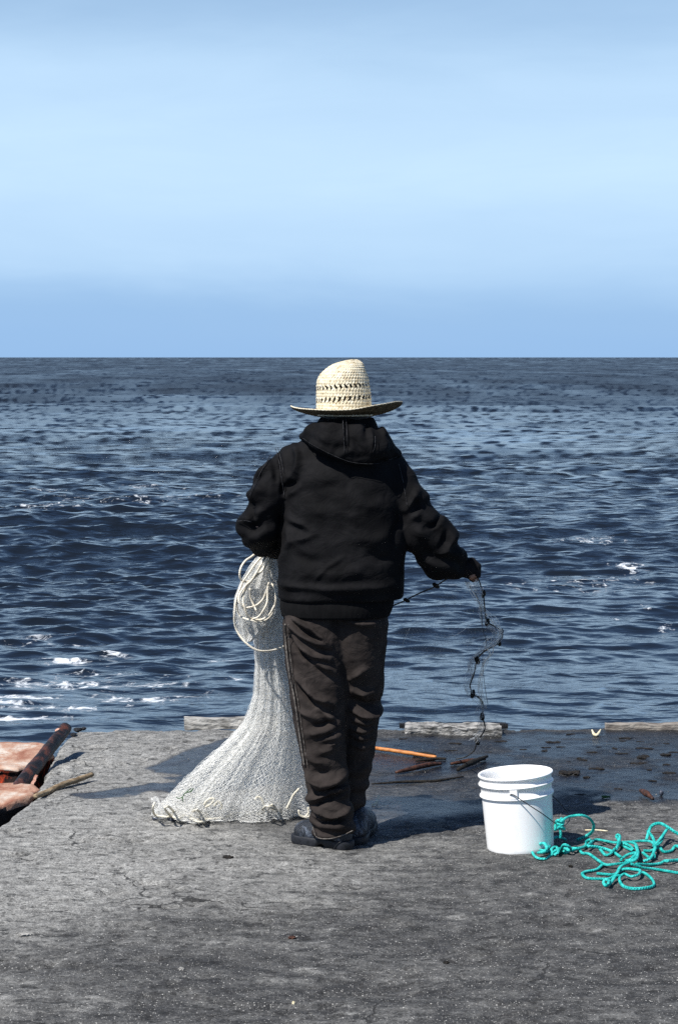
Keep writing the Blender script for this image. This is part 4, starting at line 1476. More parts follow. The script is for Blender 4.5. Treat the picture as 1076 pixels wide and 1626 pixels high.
def cone(scale, nrows, ncols, seed, amp, dyc=0.0):
    r_ = np.random.default_rng(seed)
    Pt = np.zeros((nrows, ncols, 3))
    th0 = np.arange(ncols) / ncols * 2 * np.pi
    for i in range(nrows):
        v = i / (nrows - 1)
        py = np.interp(v ** 0.92, np.linspace(0, 1, len(outline)), outline[:, 0])
        l, r = np.interp(py, outline[:, 0], outline[:, 1]), np.interp(py, outline[:, 0], outline[:, 2])
        t = (py - outline[0, 0]) / (outline[-1, 0] - outline[0, 0])
        Yc = YT + (YH - YT) * t + dyc * t
        a, b = P(l, py, Yc), P(r, py, Yc)
        hw = (b[0] - a[0]) / 2 * scale
        hd = (.035 + .165 * t ** 1.5) * scale
        th = th0 + (.5 if i % 2 else 0) / ncols * 2 * np.pi
        # folds run from the hand to the hem and lean with the spread
        w = np.cos(7 * th + seed) * .35 + np.cos(13 * th + 1.7 * seed + 1.5 * t) * .35 + np.cos(23 * th + 2.3 * seed - 2 * t) * .30
        thw = th + .10 * amp * np.sin(11 * th + seed * 3)
        k = 1 + amp * w * (0.35 + 0.65 * t) - amp * .45
        # sag of the free side
        Pt[i, :, 0] = (a[0] + b[0]) / 2 + hw * k * np.cos(thw)
        Pt[i, :, 1] = Yc + hd * k * np.sin(thw)
        Pt[i, :, 2] = a[2] + .006 * w * t
    jt = np.stack([fbm(Pt * 30 + 7 * a_ + seed, 3, .6, seed + a_) for a_ in range(3)], -1) * .008 + r_.normal(size=Pt.shape) * .0009
    Pt += jt * np.linspace(.4, 1, nrows)[:, None, None]
    Pt[..., 2] = np.maximum(Pt[..., 2], .006 + .010 * fbm(Pt[..., :2] * 20, 3, .5, seed))
    return Pt


th = Threads()
TH_R = .00044
for (sc, nr, nc, seed, amp) in ((1.0, 108, 118, 1, .18), (.96, 96, 92, 2, .36), (.85, 84, 70, 3, .46)):
    th.grid(cone(sc, nr, nc, seed, amp), TH_R)
# gathered strands along the folds
for q_ in range(3):
    Pt = cone((1.01, .98, .94)[q_], 90, 150, (1, 2, 1)[q_], (.16, .34, .2)[q_])
    js = np.random.default_rng(40 + q_).choice(150, 26, replace=False)[:20]
    for j in js:
        i0, i1 = sorted(np.random.default_rng(int(j) + q_).integers(0, 90, 2))
        if i1 - i0 < 15:
            i1 = min(89, i0 + 40)
        L_ = Pt[i0:i1, j]
        L_ = (np.roll(L_, 1, 0) + L_ + np.roll(L_, -1, 0))[1:-1] / 3
        if len(L_) > 2:
            for o_ in ((0, 0, 0), (.003, -.001, 0), (-.003, .001, 0)):
                th.add(L_[:-1] + o_, L_[1:] + o_, .0007)
# the bunched lobe of netting folded over the hand
def lobe(seed, sc, nr, nc):
    Pt = np.zeros((nr, nc, 3))
    ol = np.array([(882, 410, 440), (900, 396, 440), (925, 383, 440), (950, 374, 440), (975, 372, 438), (995, 375, 428), (1008, 381, 415), (1018, 388, 400)], float)
    for i in range(nr):
        v = i / (nr - 1)
        py = 882 + (1018 - 882) * v
        l, r = np.interp(py, ol[:, 0], ol[:, 1]), np.interp(py, ol[:, 0], ol[:, 2])
        a, b = P(l, py, YT - .03), P(r, py, YT - .03)
        t_ = (np.arange(nc) + (.5 if i % 2 else 0)) / nc * 2 * np.pi
        w = np.cos(6 * t_ + seed) * .5 + np.cos(11 * t_ + seed * 2 + 3 * v) * .5
        k = sc * (1 + .16 * w - .08)
        Pt[i, :, 0] = (a[0] + b[0]) / 2 + (b[0] - a[0]) / 2 * k * np.cos(t_)
        Pt[i, :, 1] = YT - .03 + .05 * k * np.sin(t_) * (0.4 + 0.6 * math.sin(math.pi * min(1, v + .1)))
        Pt[i, :, 2] = a[2] + .004 * w
    return Pt


for sd, sc in ((1, 1.0), (2, .80), (3, .55)):
    th.grid(lobe(sd, sc, 44, 76), TH_R)
# crumpled hem lying on the ground
def crumple(path_px, seed, ncirc, nlen, r0, r1):
    pts = catmull([G(a, b) for a, b in path_px], .004)
    Pt = np.zeros((nlen, ncirc, 3))
    ii = np.linspace(0, len(pts) - 1, nlen).astype(int)
    for i, q in enumerate(ii):
        c = pts[q]
        rr_ = r0 + (r1 - r0) * (0.5 + 0.5 * float(fbm(np.array([[i * .16, seed, 0.]]), 3, .6, seed)[0]) * 1.8)
        t_ = (np.arange(ncirc) + (.5 if i % 2 else 0)) / ncirc * 2 * np.pi
        k = 1 + .45 * fbm(np.stack([np.cos(t_) * 2 + i * .2, np.sin(t_) * 2, t_ * 0 + seed], 1), 3, .6, seed + 3)
        Pt[i, :, 0] = c[0] + .004 * np.cos(t_ * 2 + i)
        Pt[i, :, 1] = c[1] + 1.5 * rr_ * k * np.cos(t_)
        Pt[i, :, 2] = np.maximum(gz(c[0], c[1]) + .003, rr_ * .8 + rr_ * k * np.sin(t_))
    return Pt


th.grid(crumple([(242, 1290), (256, 1297), (275, 1295), (296, 1303), (318, 1305), (345, 1297), (366, 1300), (385, 1292), (404, 1297), (425, 1290), (445, 1297), (470, 1294), (494, 1299)], 5, 22, 120, .014, .040), TH_R)
th.grid(crumple([(258, 1286), (290, 1292), (330, 1294), (370, 1290), (410, 1287), (450, 1290), (490, 1293)], 8, 26, 110, .014, .036), TH_R)
th.build("netting", M['net'], net)

# hem rope with its loops, and the small weights on it
mbh = MB()
hem_px = [(246, 1274), (243, 1284), (246, 1294), (256, 1296), (268, 1297), (276, 1290), (268, 1281), (262, 1284), (272, 1296), (284, 1299), (294, 1294), (303, 1300), (314, 1302), (318, 1292), (312, 1286), (304, 1292), (310, 1303),
          (324, 1304), (330, 1294), (322, 1290), (326, 1300), (340, 1300), (356, 1298), (368, 1294), (382, 1291), (396, 1293), (404, 1288), (412, 1293), (424, 1286), (432, 1278), (436, 1284), (425, 1291), (414, 1291), (422, 1280), (432, 1283),
          (446, 1288), (458, 1284), (462, 1270), (468, 1258), (473, 1252)]
hp = []
for i, (a, b) in enumerate(hem_px):
    hh = .006 + (.020 if b < 1290 and i < 26 else 0) + (.02 if 24 <= i <= 34 and b < 1284 else 0)
    q = G(a, max(b, 1291) + hh * 380 * .98, hh)
    q = P(a, b, min(q[1], YH + .05))
    q[2] = max(q[2], gz(q[0], q[1]) + .004)
    hp.append(q)
mbh.tube(hp, .0046, 7, .004)
for loop in ([(324, 1278), (330, 1270), (340, 1268), (336, 1276), (326, 1282)], [(340, 1280), (346, 1273), (352, 1278), (350, 1286)], [(474, 1286), (476, 1294), (484, 1297), (490, 1290), (489, 1282)],
             [(455, 1284), (461, 1272), (466, 1262), (475, 1252)], [(484, 1298), (492, 1296)], [(404, 1270), (410, 1265), (416, 1270), (418, 1278)]):
    pts = []
    for a, b in loop:
        q = P(a, b, YM + .33)
        q[2] = max(q[2], gz(q[0], q[1]) + .004)
        pts.append(q)
    mbh.tube(pts, .0046, 7, .004)
hem = mbh.build("hem_rope", M['hem'], net)
for i, (a, b) in enumerate([(247, 1295), (270, 1296), (275, 1298), (301, 1303), (318, 1304), (367, 1293), (361, 1292), (404, 1292), (452, 1289), (479, 1297), (424, 1291)]):
    mbq = MB()
    q = GG(a, b)
    mbq.lump(q + (0, -.012, .009), (.0125, .008, .008), i, .15, 8)
    mbq.build("net_weight", M['lead'], net)
for o in list(net.children):
    rebase(o, net.location)
    o.location = (0, 0, 0)

# green sprig caught on the net
mbq = MB()
sp = YM + .33
mbq.tube([P(303, 1252, sp + .04), P(294, 1260, sp + .02), P(290, 1266, sp), P(291, 1274, sp)], .0018, 5, .004)
mbq.tube([P(297, 1258, sp + .02), P(303, 1257, sp + .02), P(307, 1252, sp + .02)], .0022, 5, .004)
mbq.tube([P(290, 1266, sp), P(284, 1268, sp), P(280, 1266, sp)], .0018, 5, .004)
tag(mbq.build("seaweed_sprig", M['leaf']), "thin green sprig of weed caught low on the pale net", "seaweed")

# cream cord coiled in the left hand
c4 = lambda a, b: (350 + a / 8.56, 860 + b / 8.56)
strands = [
    [(480, 160), (405, 215), (340, 260), (285, 340), (262, 430), (275, 510), (330, 545), (400, 530), (470, 470), (540, 410), (600, 340)],
    [(640, 150), (560, 210), (480, 290), (400, 410), (340, 500), (290, 570), (240, 690), (205, 820), (195, 950), (190, 1080), (215, 1190), (270, 1290), (360, 1390), (480, 1470), (600, 1490), (720, 1475), (850, 1430), (900, 1400)],
    [(650, 170), (590, 240), (540, 340), (480, 430), (400, 560), (330, 680), (305, 800), (330, 920), (380, 1020), (450, 1055), (560, 1060), (660, 1000), (735, 870)],
    [(660, 160), (600, 220), (560, 300), (440, 500), (340, 600), (260, 720), (255, 820), (310, 900), (350, 960)],
    [(300, 560), (225, 760), (225, 900), (260, 1000), (330, 1045), (430, 1070), (520, 1095), (620, 1060), (700, 980), (735, 880), (750, 780), (740, 640), (690, 560), (660, 420), (660, 300), (680, 180)],
    [(660, 560), (630, 660), (580, 780), (500, 860), (420, 890), (340, 905)],
    [(400, 640), (410, 760), (450, 860), (490, 940)],
    [(650, 600), (640, 720), (630, 840), (580, 940), (520, 1020), (440, 1050)],
    [(640, 280), (600, 340), (540, 420), (450, 500), (380, 570), (330, 650), (290, 760)]]
mbc = MB()
for i, s_ in enumerate(strands):
    off = -.095 - .007 * (i % 4)
    pts = []
    n = len(s_)
    for j, (a, b) in enumerate(s_):
        yy = YT + off + .012 * math.sin(j * 1.3 + i)
        if b < 260:
            yy = YT + off + (260 - b) / 100 * .06
        if i == 1 and j > 14:
            yy += .03 * (j - 14)
        pts.append(P(*c4(a, b), yy))
    mbc.tube(pts, .0046, 8, .005, .8)
cord = mbc.build("cord_coil", M['cord'])
tag(cord, "cream white cord looped in loose coils below the left sleeve, over the net", "cord")
rebase(cord, P(415, 950, YT))

# ------------------------------------------------------------------ the weighted line in the right hand
line = empty("weighted_line", Q(748, 915, .11))
tag(line, "dark thin net line with black weights hanging from the right hand to the wet ground", "fishing line")
LP = [(752, 905, .10), (760, 922, .10), (764, 935, .11), (767, 945, .12), (769, 965, .14), (772, 987, .16), (782, 993, .18), (795, 1002, .20), (797, 1010, .21), (791, 1021, .22), (776, 1030, .25), (765, 1037, .28), (757, 1048, .31), (752, 1070, .38), (746, 1088, .44),
      (750, 1101, .48), (760, 1108, .52), (766, 1118, .56), (766, 1138, .64), (769, 1158, .75), (757, 1177, .95), (752, 1192, 1.15), (738, 1202, 1.35)]
lp = [Q(a, b, d) for a, b, d in LP]
endp = GG(724, 1209)
lp.append(endp + (0, 0, .006))
mbl = MB()
mbl.tube(lp, .0028, 6, .006)
mbl.tube([Q(612, 966, .10), Q(640, 955, .10), Q(655, 947, .11), Q(670, 940, .12), Q(685, 934, .12), Q(697, 927, .11), Q(712, 918, .10), Q(730, 915, .10), Q(752, 912, .10)], .0030, 6, .006)
mbl.tube([Q(738, 922, .11), Q(756, 946, .13), Q(764, 975, .15), Q(766, 1000, .18), Q(772, 1022, .22), Q(766, 1040, .28), Q(768, 1080, .40), Q(774, 1120, .55)], .0010, 5, .006)
mbl.build("line", M['darkline'], line)
wts = [(767, 943, .12, 1.0, .2), (773, 988, .165, 1.0, .3), (796, 1003, .205, .8, .1), (792, 1021, .22, .85, -.3), (757, 1048, .31, 1.1, -.4), (750, 1102, .48, 1.1, .3), (765, 1138, .64, 1.1, 0), (757, 1177, .95, 1.15, -.4),
       (645, 953, .105, .9, -1.1), (692, 930, .12, 1.0, -1.0)]
for i, (a, b, d, s_, tl) in enumerate(wts):
    mbq = MB()
    mbq.lump((0, 0, 0), (.0085 * s_, .0085 * s_, .0155 * s_), i, .22, 9)
    v = mbq.v[0]
    mbq.v[0] = np.stack([v[:, 0] * math.cos(tl) + v[:, 2] * math.sin(tl), v[:, 1], -v[:, 0] * math.sin(tl) + v[:, 2] * math.cos(tl)], 1) + Q(a, b, d)
    mbq.build("line_weight", M['weed'], line)
# clear netting strung along the line
tv_ = Threads()
top = np.array(lp)
for (u0, u1, width, nr, ncn, dx) in ((1, 12, .045, 26, 9, -.012), (6, 13, .04, 16, 9, -.02), (11, 20, .06, 30, 8, -.01)):
    seg = catmull(top[u0:u1 + 1], .004)
    ii = np.linspace(0, len(seg) - 1, nr).astype(int)
    Pt = np.zeros((nr, ncn, 3))
    for i, q in enumerate(ii):
        s_ = (np.arange(ncn) + (.5 if i % 2 else 0)) / ncn - .5
        Pt[i] = seg[q] + np.stack([s_ * width * (0.5 + .5 * math.sin(i * .7) ** 2) + dx, .02 * np.sin(s_ * 9 + i), .006 * np.cos(s_ * 7 + i * .5)], 1)
    tv_.grid(Pt, .00055, False)
# a wide thin veil between hand, leg and line
Pt = np.zeros((34, 30, 3))
for i in range(34):
    v = i / 33
    for j in range(30):
        u = (j + (.5 if i % 2 else 0)) / 29
        a = 622 + (742 - 622) * v ** .4 * (1 - .0) + (u - .5) * 0
        px = (1 - u) * (618 - 6 * v) + u * (np.interp(v, [0, .3, .6, 1], [738, 776, 760, 748]))
        py = 925 + 235 * v + 30 * (1 - u) * (1 - v) + 12 * math.sin(u * 3.1) * (1 - v)
        Pt[i, j] = Q(px, py, .12 + .55 * v * u + .25 * v * (1 - u) + .03 * math.sin(7 * u + 5 * v))
tv_.grid(Pt, .00022, False, .55)
tv_.build("clear_netting", M['netclear'], line)
mbl = MB()
mbl.tube([Q(770, 986, .16), Q(757, 988, .18), Q(745, 993, .2), Q(732, 1003, .2), Q(715, 1011, .2), Q(690, 1011, .18)], .0008, 5, .006)
mbl.tube([Q(668, 983, .15), Q(650, 998, .15), Q(640, 1020, .15)], .0006, 5, .006)
for k_ in range(7):
    r_ = random.Random(k_)
    j = lambda s_: r_.uniform(-s_, s_)
    mbl.tube([Q(740 + j(4), 924, .11), Q(752 + j(5), 945 + j(4), .13), Q(768 + j(6), 968 + j(5), .15), Q(784 + j(7), 988 + j(4), .18), Q(794 + j(4), 1006 + j(4), .20), Q(780 + j(8), 1024 + j(5), .22)], .0011, 4, .006)
for k_ in range(5):
    r_ = random.Random(50 + k_)
    j = lambda s_: r_.uniform(-s_, s_)
    mbl.tube([Q(776 + j(6), 1010, .20), Q(774 + j(8), 1020 + j(5), .22), Q(778 + j(8), 1034 + j(4), .24), Q(768 + j(8), 1050 + j(5), .3), Q(762 + j(6), 1085 + j(6), .42), Q(768 + j(5), 1125, .6)], .0010, 4, .006)
mbl.build("loose_filament", M['net'], line)
for o in list(line.children):
    rebase(o, line.location)
    o.location = (0, 0, 0)

# ------------------------------------------------------------------ the bucket
BC = GG(826, 1346)
bucket = empty("bucket", (BC[0], BC[1], BC[2] - .006))
tag(bucket, "white plastic bucket with black wire handle standing on the pavement beside teal rope", "bucket")
H_B, RT, RB = .286, .1375, .122
rr = lambda z: RB + (RT - .006 - RB) * z / H_B
prof = [(0.0, .008), (RB - .012, .008), (RB - .010, .0), (RB - .003, .001), (RB, .006)]
for z in np.linspace(.02, H_B - .085, 12):
    prof.append((rr(z), z))
zr = H_B - .078
prof += [(rr(zr) , zr - .004), (rr(zr) + .0065, zr - .003), (rr(zr) + .0075, zr), (rr(zr) + .0065, zr + .003), (rr(zr) + .001, zr + .0045)]
zr2 = H_B - .036
prof += [(rr(zr2), zr2 - .004), (rr(zr2) + .0065, zr2 - .003), (rr(zr2) + .0075, zr2), (rr(zr2) + .0065, zr2 + .003), (rr(zr2) + .001, zr2 + .0045)]
prof += [(rr(H_B - .012), H_B - .012), (RT - .003, H_B - .010), (RT, H_B - .006), (RT, H_B - .002), (RT - .002, H_B), (RT - .006, H_B), (RT - .009, H_B - .003)]
for z in np.linspace(H_B - .02, .02, 10):
    prof.append((rr(z) - .004, z))
prof += [(RB - .006, .012), (0.0, .012)]
mbb = MB()
mbb.lathe(prof, 96)
body = mbb.build("bucket_body", M['plastic'], bucket)
# ear plates and the wire bail
ear_a = math.atan2(-.90, -.14)      # the ear that faces the camera
def ear(a):
    mbe = MB()
    zc = H_B - .057
    rad = rr(zc)
    nn = 7
    vs, f = [], []
    for k, off in enumerate((.0, .0075)):
        for i in range(nn):
            aa = a + (i / (nn - 1) - .5) * .20
            for z in (zc - .017, zc + .017):
                vs.append(((rad + off) * math.cos(aa), (rad + off) * math.sin(aa), z))
    st = nn * 2
    for i in range(nn - 1):
        f.append((st + 2 * i, st + 2 * i + 2, st + 2 * i + 3, st + 2 * i + 1))
        f.append((2 * i, st + 2 * i, st + 2 * i + 1, 2 * i + 1) if i == 0 else (2 * i, 2 * i + 1, 2 * i + 3, 2 * i + 2))
        f.append((2 * i, 2 * i + 2, st + 2 * i + 2, st + 2 * i))
        f.append((2 * i + 1, st + 2 * i + 1, st + 2 * i + 3, 2 * i + 3))
    i = nn - 1
    f.append((2 * i, 2 * i + 1, st + 2 * i + 1, st + 2 * i))
    mbe.add(np.array(vs), f)
    return mbe.build("handle_ear", M['plastic'], bucket, False)


ear(ear_a)
ear(ear_a + math.pi)
e0 = np.array([(rr(H_B - .057) + .011) * math.cos(ear_a), (rr(H_B - .057) + .011) * math.sin(ear_a), H_B - .057])
e1 = np.array([-e0[0], -e0[1], e0[2]])
KN = np.array([.142, -.075, .094])      # where the rope knot sits on the bail
mbl = MB()
mbl.tube([e0 + (-.012, .006, .0), e0 + (0, -.002, .002), e0 + (.045, -.012, -.032), e0 + (.10, -.006, -.075), KN + (-.004, 0, 0), KN + (.03, .06, -.012), (.19, .06, .10), (.13, .125, .17), e1 + (.004, .004, .0), e1 + (-.006, -.004, 0)], .0019, 7, .006)
mbl.build("wire_handle", M['wire'], bucket)
bucket.rotation_euler = (0, math.radians(-4.3), 0)
BM = np.array(bucket.location)
ca, sa = math.cos(math.radians(-4.3)), math.sin(math.radians(-4.3))
KW = BM + np.array([KN[0] * ca + KN[2] * sa, KN[1], -KN[0] * sa + KN[2] * ca])

# ------------------------------------------------------------------ the teal rope
c7 = lambda a, b: (860 + a / 4.98, 1270 + b / 4.98)
c5 = lambda a, b: (720 + a / 3.02, 1180 + b / 3.02)
RR = .0061


def rope_pts(pts, conv, hs):
    out = []
    n = len(pts)
    for i, (a, b) in enumerate(pts):
        h = float(np.interp(i / max(1, n - 1), np.linspace(0, 1, len(hs)), hs))
        px, py = conv(a, b)
        q = G(px, py, h)
        q[2] = gz(q[0], q[1]) + h
        out.append(q)
    return out


mbr = MB()
lo_, up_ = RR, RR * 3
R7 = [
    ([(160, 420), (200, 392), (280, 395), (340, 375), (350, 340), (375, 325), (390, 345), (360, 378), (420, 385), (500, 400), (560, 425), (620, 460)], [lo_, up_, lo_, up_, .02, lo_, lo_]),
    ([(380, 345), (430, 318), (500, 330), (560, 350), (620, 352), (690, 350), (790, 338), (860, 345), (892, 380), (880, 430), (850, 480), (800, 500)], [lo_, lo_, up_, up_, .03, up_, lo_]),
    ([(300, 415), (320, 437), (370, 440), (430, 480), (500, 520), (580, 515), (660, 505), (730, 480), (755, 440), (720, 428), (660, 450), (620, 490)], [lo_, lo_, lo_, up_, up_, .03, up_, lo_]),
    ([(480, 520), (430, 560), (340, 578), (318, 603), (360, 628), (480, 630), (540, 622), (590, 590), (620, 540), (680, 505), (740, 480), (757, 430), (740, 380)], [lo_, lo_, lo_, lo_, up_, .03, up_]),
    ([(430, 595), (560, 600), (600, 580), (650, 560), (720, 558), (772, 572), (760, 600), (700, 612), (650, 592), (610, 630), (640, 680), (720, 702), (820, 697), (882, 680), (870, 640), (820, 600), (770, 575)], [lo_, lo_, up_, up_, up_, lo_, lo_, lo_, lo_]),
    ([(620, 605), (580, 610), (545, 650), (505, 680), (485, 655), (500, 632), (530, 640), (520, 665)], [up_, up_, lo_, lo_, up_, up_]),
    ([(825, 325), (850, 240), (880, 205), (930, 195), (980, 225), (1030, 260), (1080, 290), (1140, 330), (1200, 340)], [lo_, .05, .065, .06, .045, .03, lo_]),
    ([(835, 255), (870, 310), (890, 352), (910, 375), (945, 340), (970, 270), (995, 232)], [.03, .02, up_, up_, .03, .05]),
    ([(560, 430), (590, 390), (610, 350), (588, 300), (598, 285), (615, 305), (600, 365), (572, 420)], [lo_, up_, .03, .04, .03, lo_]),
    ([(455, 398), (500, 442), (540, 432), (575, 395)], [lo_, lo_, up_]),
    ([(795, 425), (850, 470), (888, 465), (880, 440)], [lo_, lo_, up_]),
    ([(925, 385), (960, 422), (1020, 415), (1050, 385), (1090, 390), (1150, 400)], [lo_, lo_, lo_, up_, lo_]),
    ([(740, 515), (850, 515), (930, 510), (965, 488), (990, 490), (1090, 485), (1180, 480)], [up_, lo_, lo_, up_, lo_, lo_]),
    ([(700, 515), (760, 530), (800, 545), (900, 555), (1000, 575), (1090, 586), (1200, 600)], [.03, up_, lo_, lo_, lo_]),
    ([(690, 350), (740, 370), (752, 410), (735, 440), (700, 480)], [up_, up_, lo_]),
    ([(620, 370), (680, 400), (720, 412), (690, 380), (640, 360)], [lo_, lo_, up_]),
    ([(640, 470), (690, 440), (740, 440), (700, 480), (660, 490)], [up_, .03, up_]),
    ([(880, 380), (930, 330), (985, 250)], [up_, .03, .05]),
    ([(800, 410), (860, 412), (900, 400), (940, 385)], [lo_, lo_, lo_])]
for pts, hs in R7:
    mbr.tube(rope_pts(pts, c7, hs), RR, 9, .006, .8)
R5 = [
    ([(600, 515), (560, 522), (520, 505), (485, 525), (440, 548), (395, 545), (375, 520), (388, 485), (420, 465), (455, 475), (458, 500), (430, 520), (400, 510)], [lo_, up_, up_, lo_, lo_, lo_, up_, up_, up_, lo_]),
    ([(395, 505), (405, 490), (432, 485), (446, 500), (430, 515), (405, 520), (450, 525), (500, 515)], [up_, .04, .04, up_, lo_]),
    ([(450, 480), (480, 458), (505, 455), (535, 465)], [up_, .02, .02, lo_]),
    ([(470, 545), (468, 515), (490, 500), (500, 530), (480, 545)], [lo_, up_, up_, lo_]),
    ([(510, 525), (525, 495), (545, 500), (560, 520), (530, 530)], [lo_, .04, .04, up_, lo_])]
for pts, hs in R5:
    mbr.tube(rope_pts(pts, c5, hs), RR, 9, .006, .8)
# from the knot on the bail down to the pile
g_end = GG(*c7(275, 320), .006)
arc = [KW + (-.006, -.012, .0), KW + (.016, -.004, .022)]
for (a, b, h) in [(230, 130, .135), (310, 122, .145), (370, 145, .13), (405, 190, .10), (402, 240, .065), (365, 278, .03)]:
    px, py = c7(a, b)
    arc.append(P(px, py, float(np.interp(h, [.03, .145], [g_end[1] - .02, KW[1] + .03]))))
arc.append(g_end)
mbr.tube(arc, RR, 9, .006, .8)
# knot: tight turns around the wire
ks = []
for t in np.linspace(0, 1, 40):
    a = t * 6.283 * 4.2
    ks.append(KW + np.array([.013 * math.cos(a) * (1 + .3 * math.sin(7 * t)), .014 * math.sin(a), -.016 + .034 * t + .006 * math.sin(a * 1.7)]))
mbr.tube(ks, RR * .95, 8, .005)
mbr.tube([KW + (0, -.01, -.01), KW + (.004, -.012, -.03), KW + (.002, -.008, -.046)], RR * .8, 8, .005)
rope = mbr.build("rope", M['teal'])
tag(rope, "teal green braided rope knotted to the bucket handle and lying tangled on the pavement", "rope")
rebase(rope, GG(990, 1370))

# ------------------------------------------------------------------ kerb beams at the sea edge
def beam(name, px0, px1, py_top, py_bot, depth, mat, label, seed, res=.02, rough=.006, yoff=0.0):
    a, b = G(px0, py_bot), G(px1, py_bot)
    y0 = (a[1] + b[1]) / 2 + yoff
    zt = P((px0 + px1) / 2, py_top, y0)[2]
    x0, x1 = P(px0, py_bot, y0)[0], P(px1, py_bot, y0)[0]
    mb = MB()
    mb.block(x0, x1, y0, y0 + depth, -.012, zt, res, rough, seed, 11)
    o = mb.build(name, mat, None, False)
    rebase(o, ((x0 + x1) / 2, y0 + depth / 2, 0))
    return tag(o, label, "kerb beam")


beam("kerb_beam", 292, 440, 1142, 1155, .08, M['kerbwhite'], "pale bleached kerb beam at the sea edge behind the pale net", 3, .016, .005)
beam("kerb_beam", 634, 805, 1151, 1160, .08, M['kerbblack'], "black tarred timber at the sea edge right of the legs, behind a pale rough beam", 5, .02, .006, .1)
beam("kerb_beam", 644, 795, 1155, 1165, .13, M['kerbgrit'], "pale rough kerb beam lying in front of the black timber at the sea edge", 7, .014, .008, -.08)
beam("kerb_beam", 962, 1180, 1151, 1161, .08, M['kerbgrey'], "grey brown kerb beam at the sea edge, cut off by the right of the photo", 9, .018, .005)

# ------------------------------------------------------------------ broken slabs, pole and sticks on the left
def slab(name, outline_px, zt, thick, mtop, label, seed, mside):
    """a broken slab: outline on its top plane, rough sides"""
    poly = np.array([G(a, b, zt)[:2] for a, b in outline_px])
    # densify
    pts = []
    n = len(poly)
    for i in range(n):
        a, b = poly[i], poly[(i + 1) % n]
        m = max(2, int(np.linalg.norm(b - a) / .02))
        for k in range(m):
            pts.append(a + (b - a) * k / m)
    pts = np.array(pts)
    w = np.stack([fbm(pts * 7 + 3, 4, .6, seed), fbm(pts * 7 + 13, 4, .6, seed + 1)], 1) * .03
    pts = pts + w
    c = pts.mean(0)
    rings = []
    for s_ in np.linspace(0.04, 1, 26):
        q = c + (pts - c) * s_
        z = zt + .010 * fbm(q * 5, 4, .55, seed + 2) + .004 * fbm(q * 30, 3, .6, seed + 3) - (.012 if s_ > .985 else 0)
        rings.append(np.column_stack([q, z if np.ndim(z) else np.full(len(q), z)]))
    for dz in (.03, .08, .16, .26, thick):
        q = pts - (pts - c) * .0 + np.stack([fbm(pts * 9 + dz * 40, 3, .6, seed + 5), fbm(pts * 9 + dz * 70, 3, .6, seed + 6)], 1) * .035 * (dz > 0)
        q = c + (q - c) * .985
        rings.append(np.column_stack([q, np.full(len(q), zt - dz)]))
    m = len(pts)
    mb = MB()
    f = []
    for i in range(len(rings) - 1):
        for j in range(m):
            k = (j + 1) % m
            f.append((i * m + j, (i + 1) * m + j, (i + 1) * m + k, i * m + k))
    f.append(tuple(range(m)))
    mb.add(np.vstack(rings), f)
    o = mb.build(name, mtop, None, True)
    sides = np.array([p.center[2] < zt - .022 for p in o.data.polygons])
    o.data.materials.append(mside)
    o.data.polygons.foreach_set("material_index", sides.astype(np.int32))
    rebase(o, (c[0], c[1], zt - thick))
    return tag(o, label, "slab")


slab("broken_slab", [(-160, 1219), (0, 1217), (30, 1220), (55, 1212), (72, 1206), (80, 1192), (76, 1181), (40, 1179), (0, 1179), (-160, 1180)], -.01, 2.9, M['orangeslab'],
     "orange stained broken slab at the sea edge, far side of the dark pit", 201, M['redrust'])
slab("broken_slab", [(-160, 1248), (0, 1244), (30, 1243), (52, 1247), (68, 1252), (56, 1260), (30, 1270), (0, 1280), (-160, 1330)], -.012, 2.9, M['orangeslab'],
     "pale pink broken slab corner at the left, near side of the dark pit", 211, M['kerbblack'])
# dark rubble filling the pit and the crack so no open air shows between the slabs
mbq = MB()
for i in range(46):
    a = random.uniform(-160, 74)
    b = random.uniform(1214, 1316)
    q = G(a, b, -.30)
    mbq.lump((q[0], q[1], -.44 + random.uniform(-.05, .03)), (random.uniform(.05, .14), random.uniform(.06, .16), random.uniform(.08, .16)), i, .45, 7)
q0, q1 = G(-170, 1330, -.45), G(60, 1200, -.45)
o = mbq.build("rubble", M['kerbblack'], None, False)
tag(o, kind='stuff')
o['label'] = "dark rubble filling the pit between the broken slabs"

pole_b, pole_t = G(36, 1243, -.02), None
pb = np.array([pole_b[0], pole_b[1], -.02])
pt = P(104, 1157, pole_b[1] + .58)
ax = pt - pb
mbp = MB()
b2 = pb - ax * .5
nring = 60
pts = [b2 + (pt - b2) * t for t in np.linspace(0, 1, nring)]
mbp.tube(pts, [.030] * 7 + [.0325, .031, .030, .029] + [.029] * 5, 20, .02, 1.0, False)
Vp = mbp.v[0]
cen = np.repeat(np.array(pts), 20, 0)
Vp[:] = cen + (Vp - cen) * (1 + .10 * fbm(Vp * 22, 4, .6, 77))[:, None]
pole = mbp.build("iron_pole", M['pole'])
tag(pole, "black rusty iron pole leaning out of the pit beside the broken slabs", "iron pole")
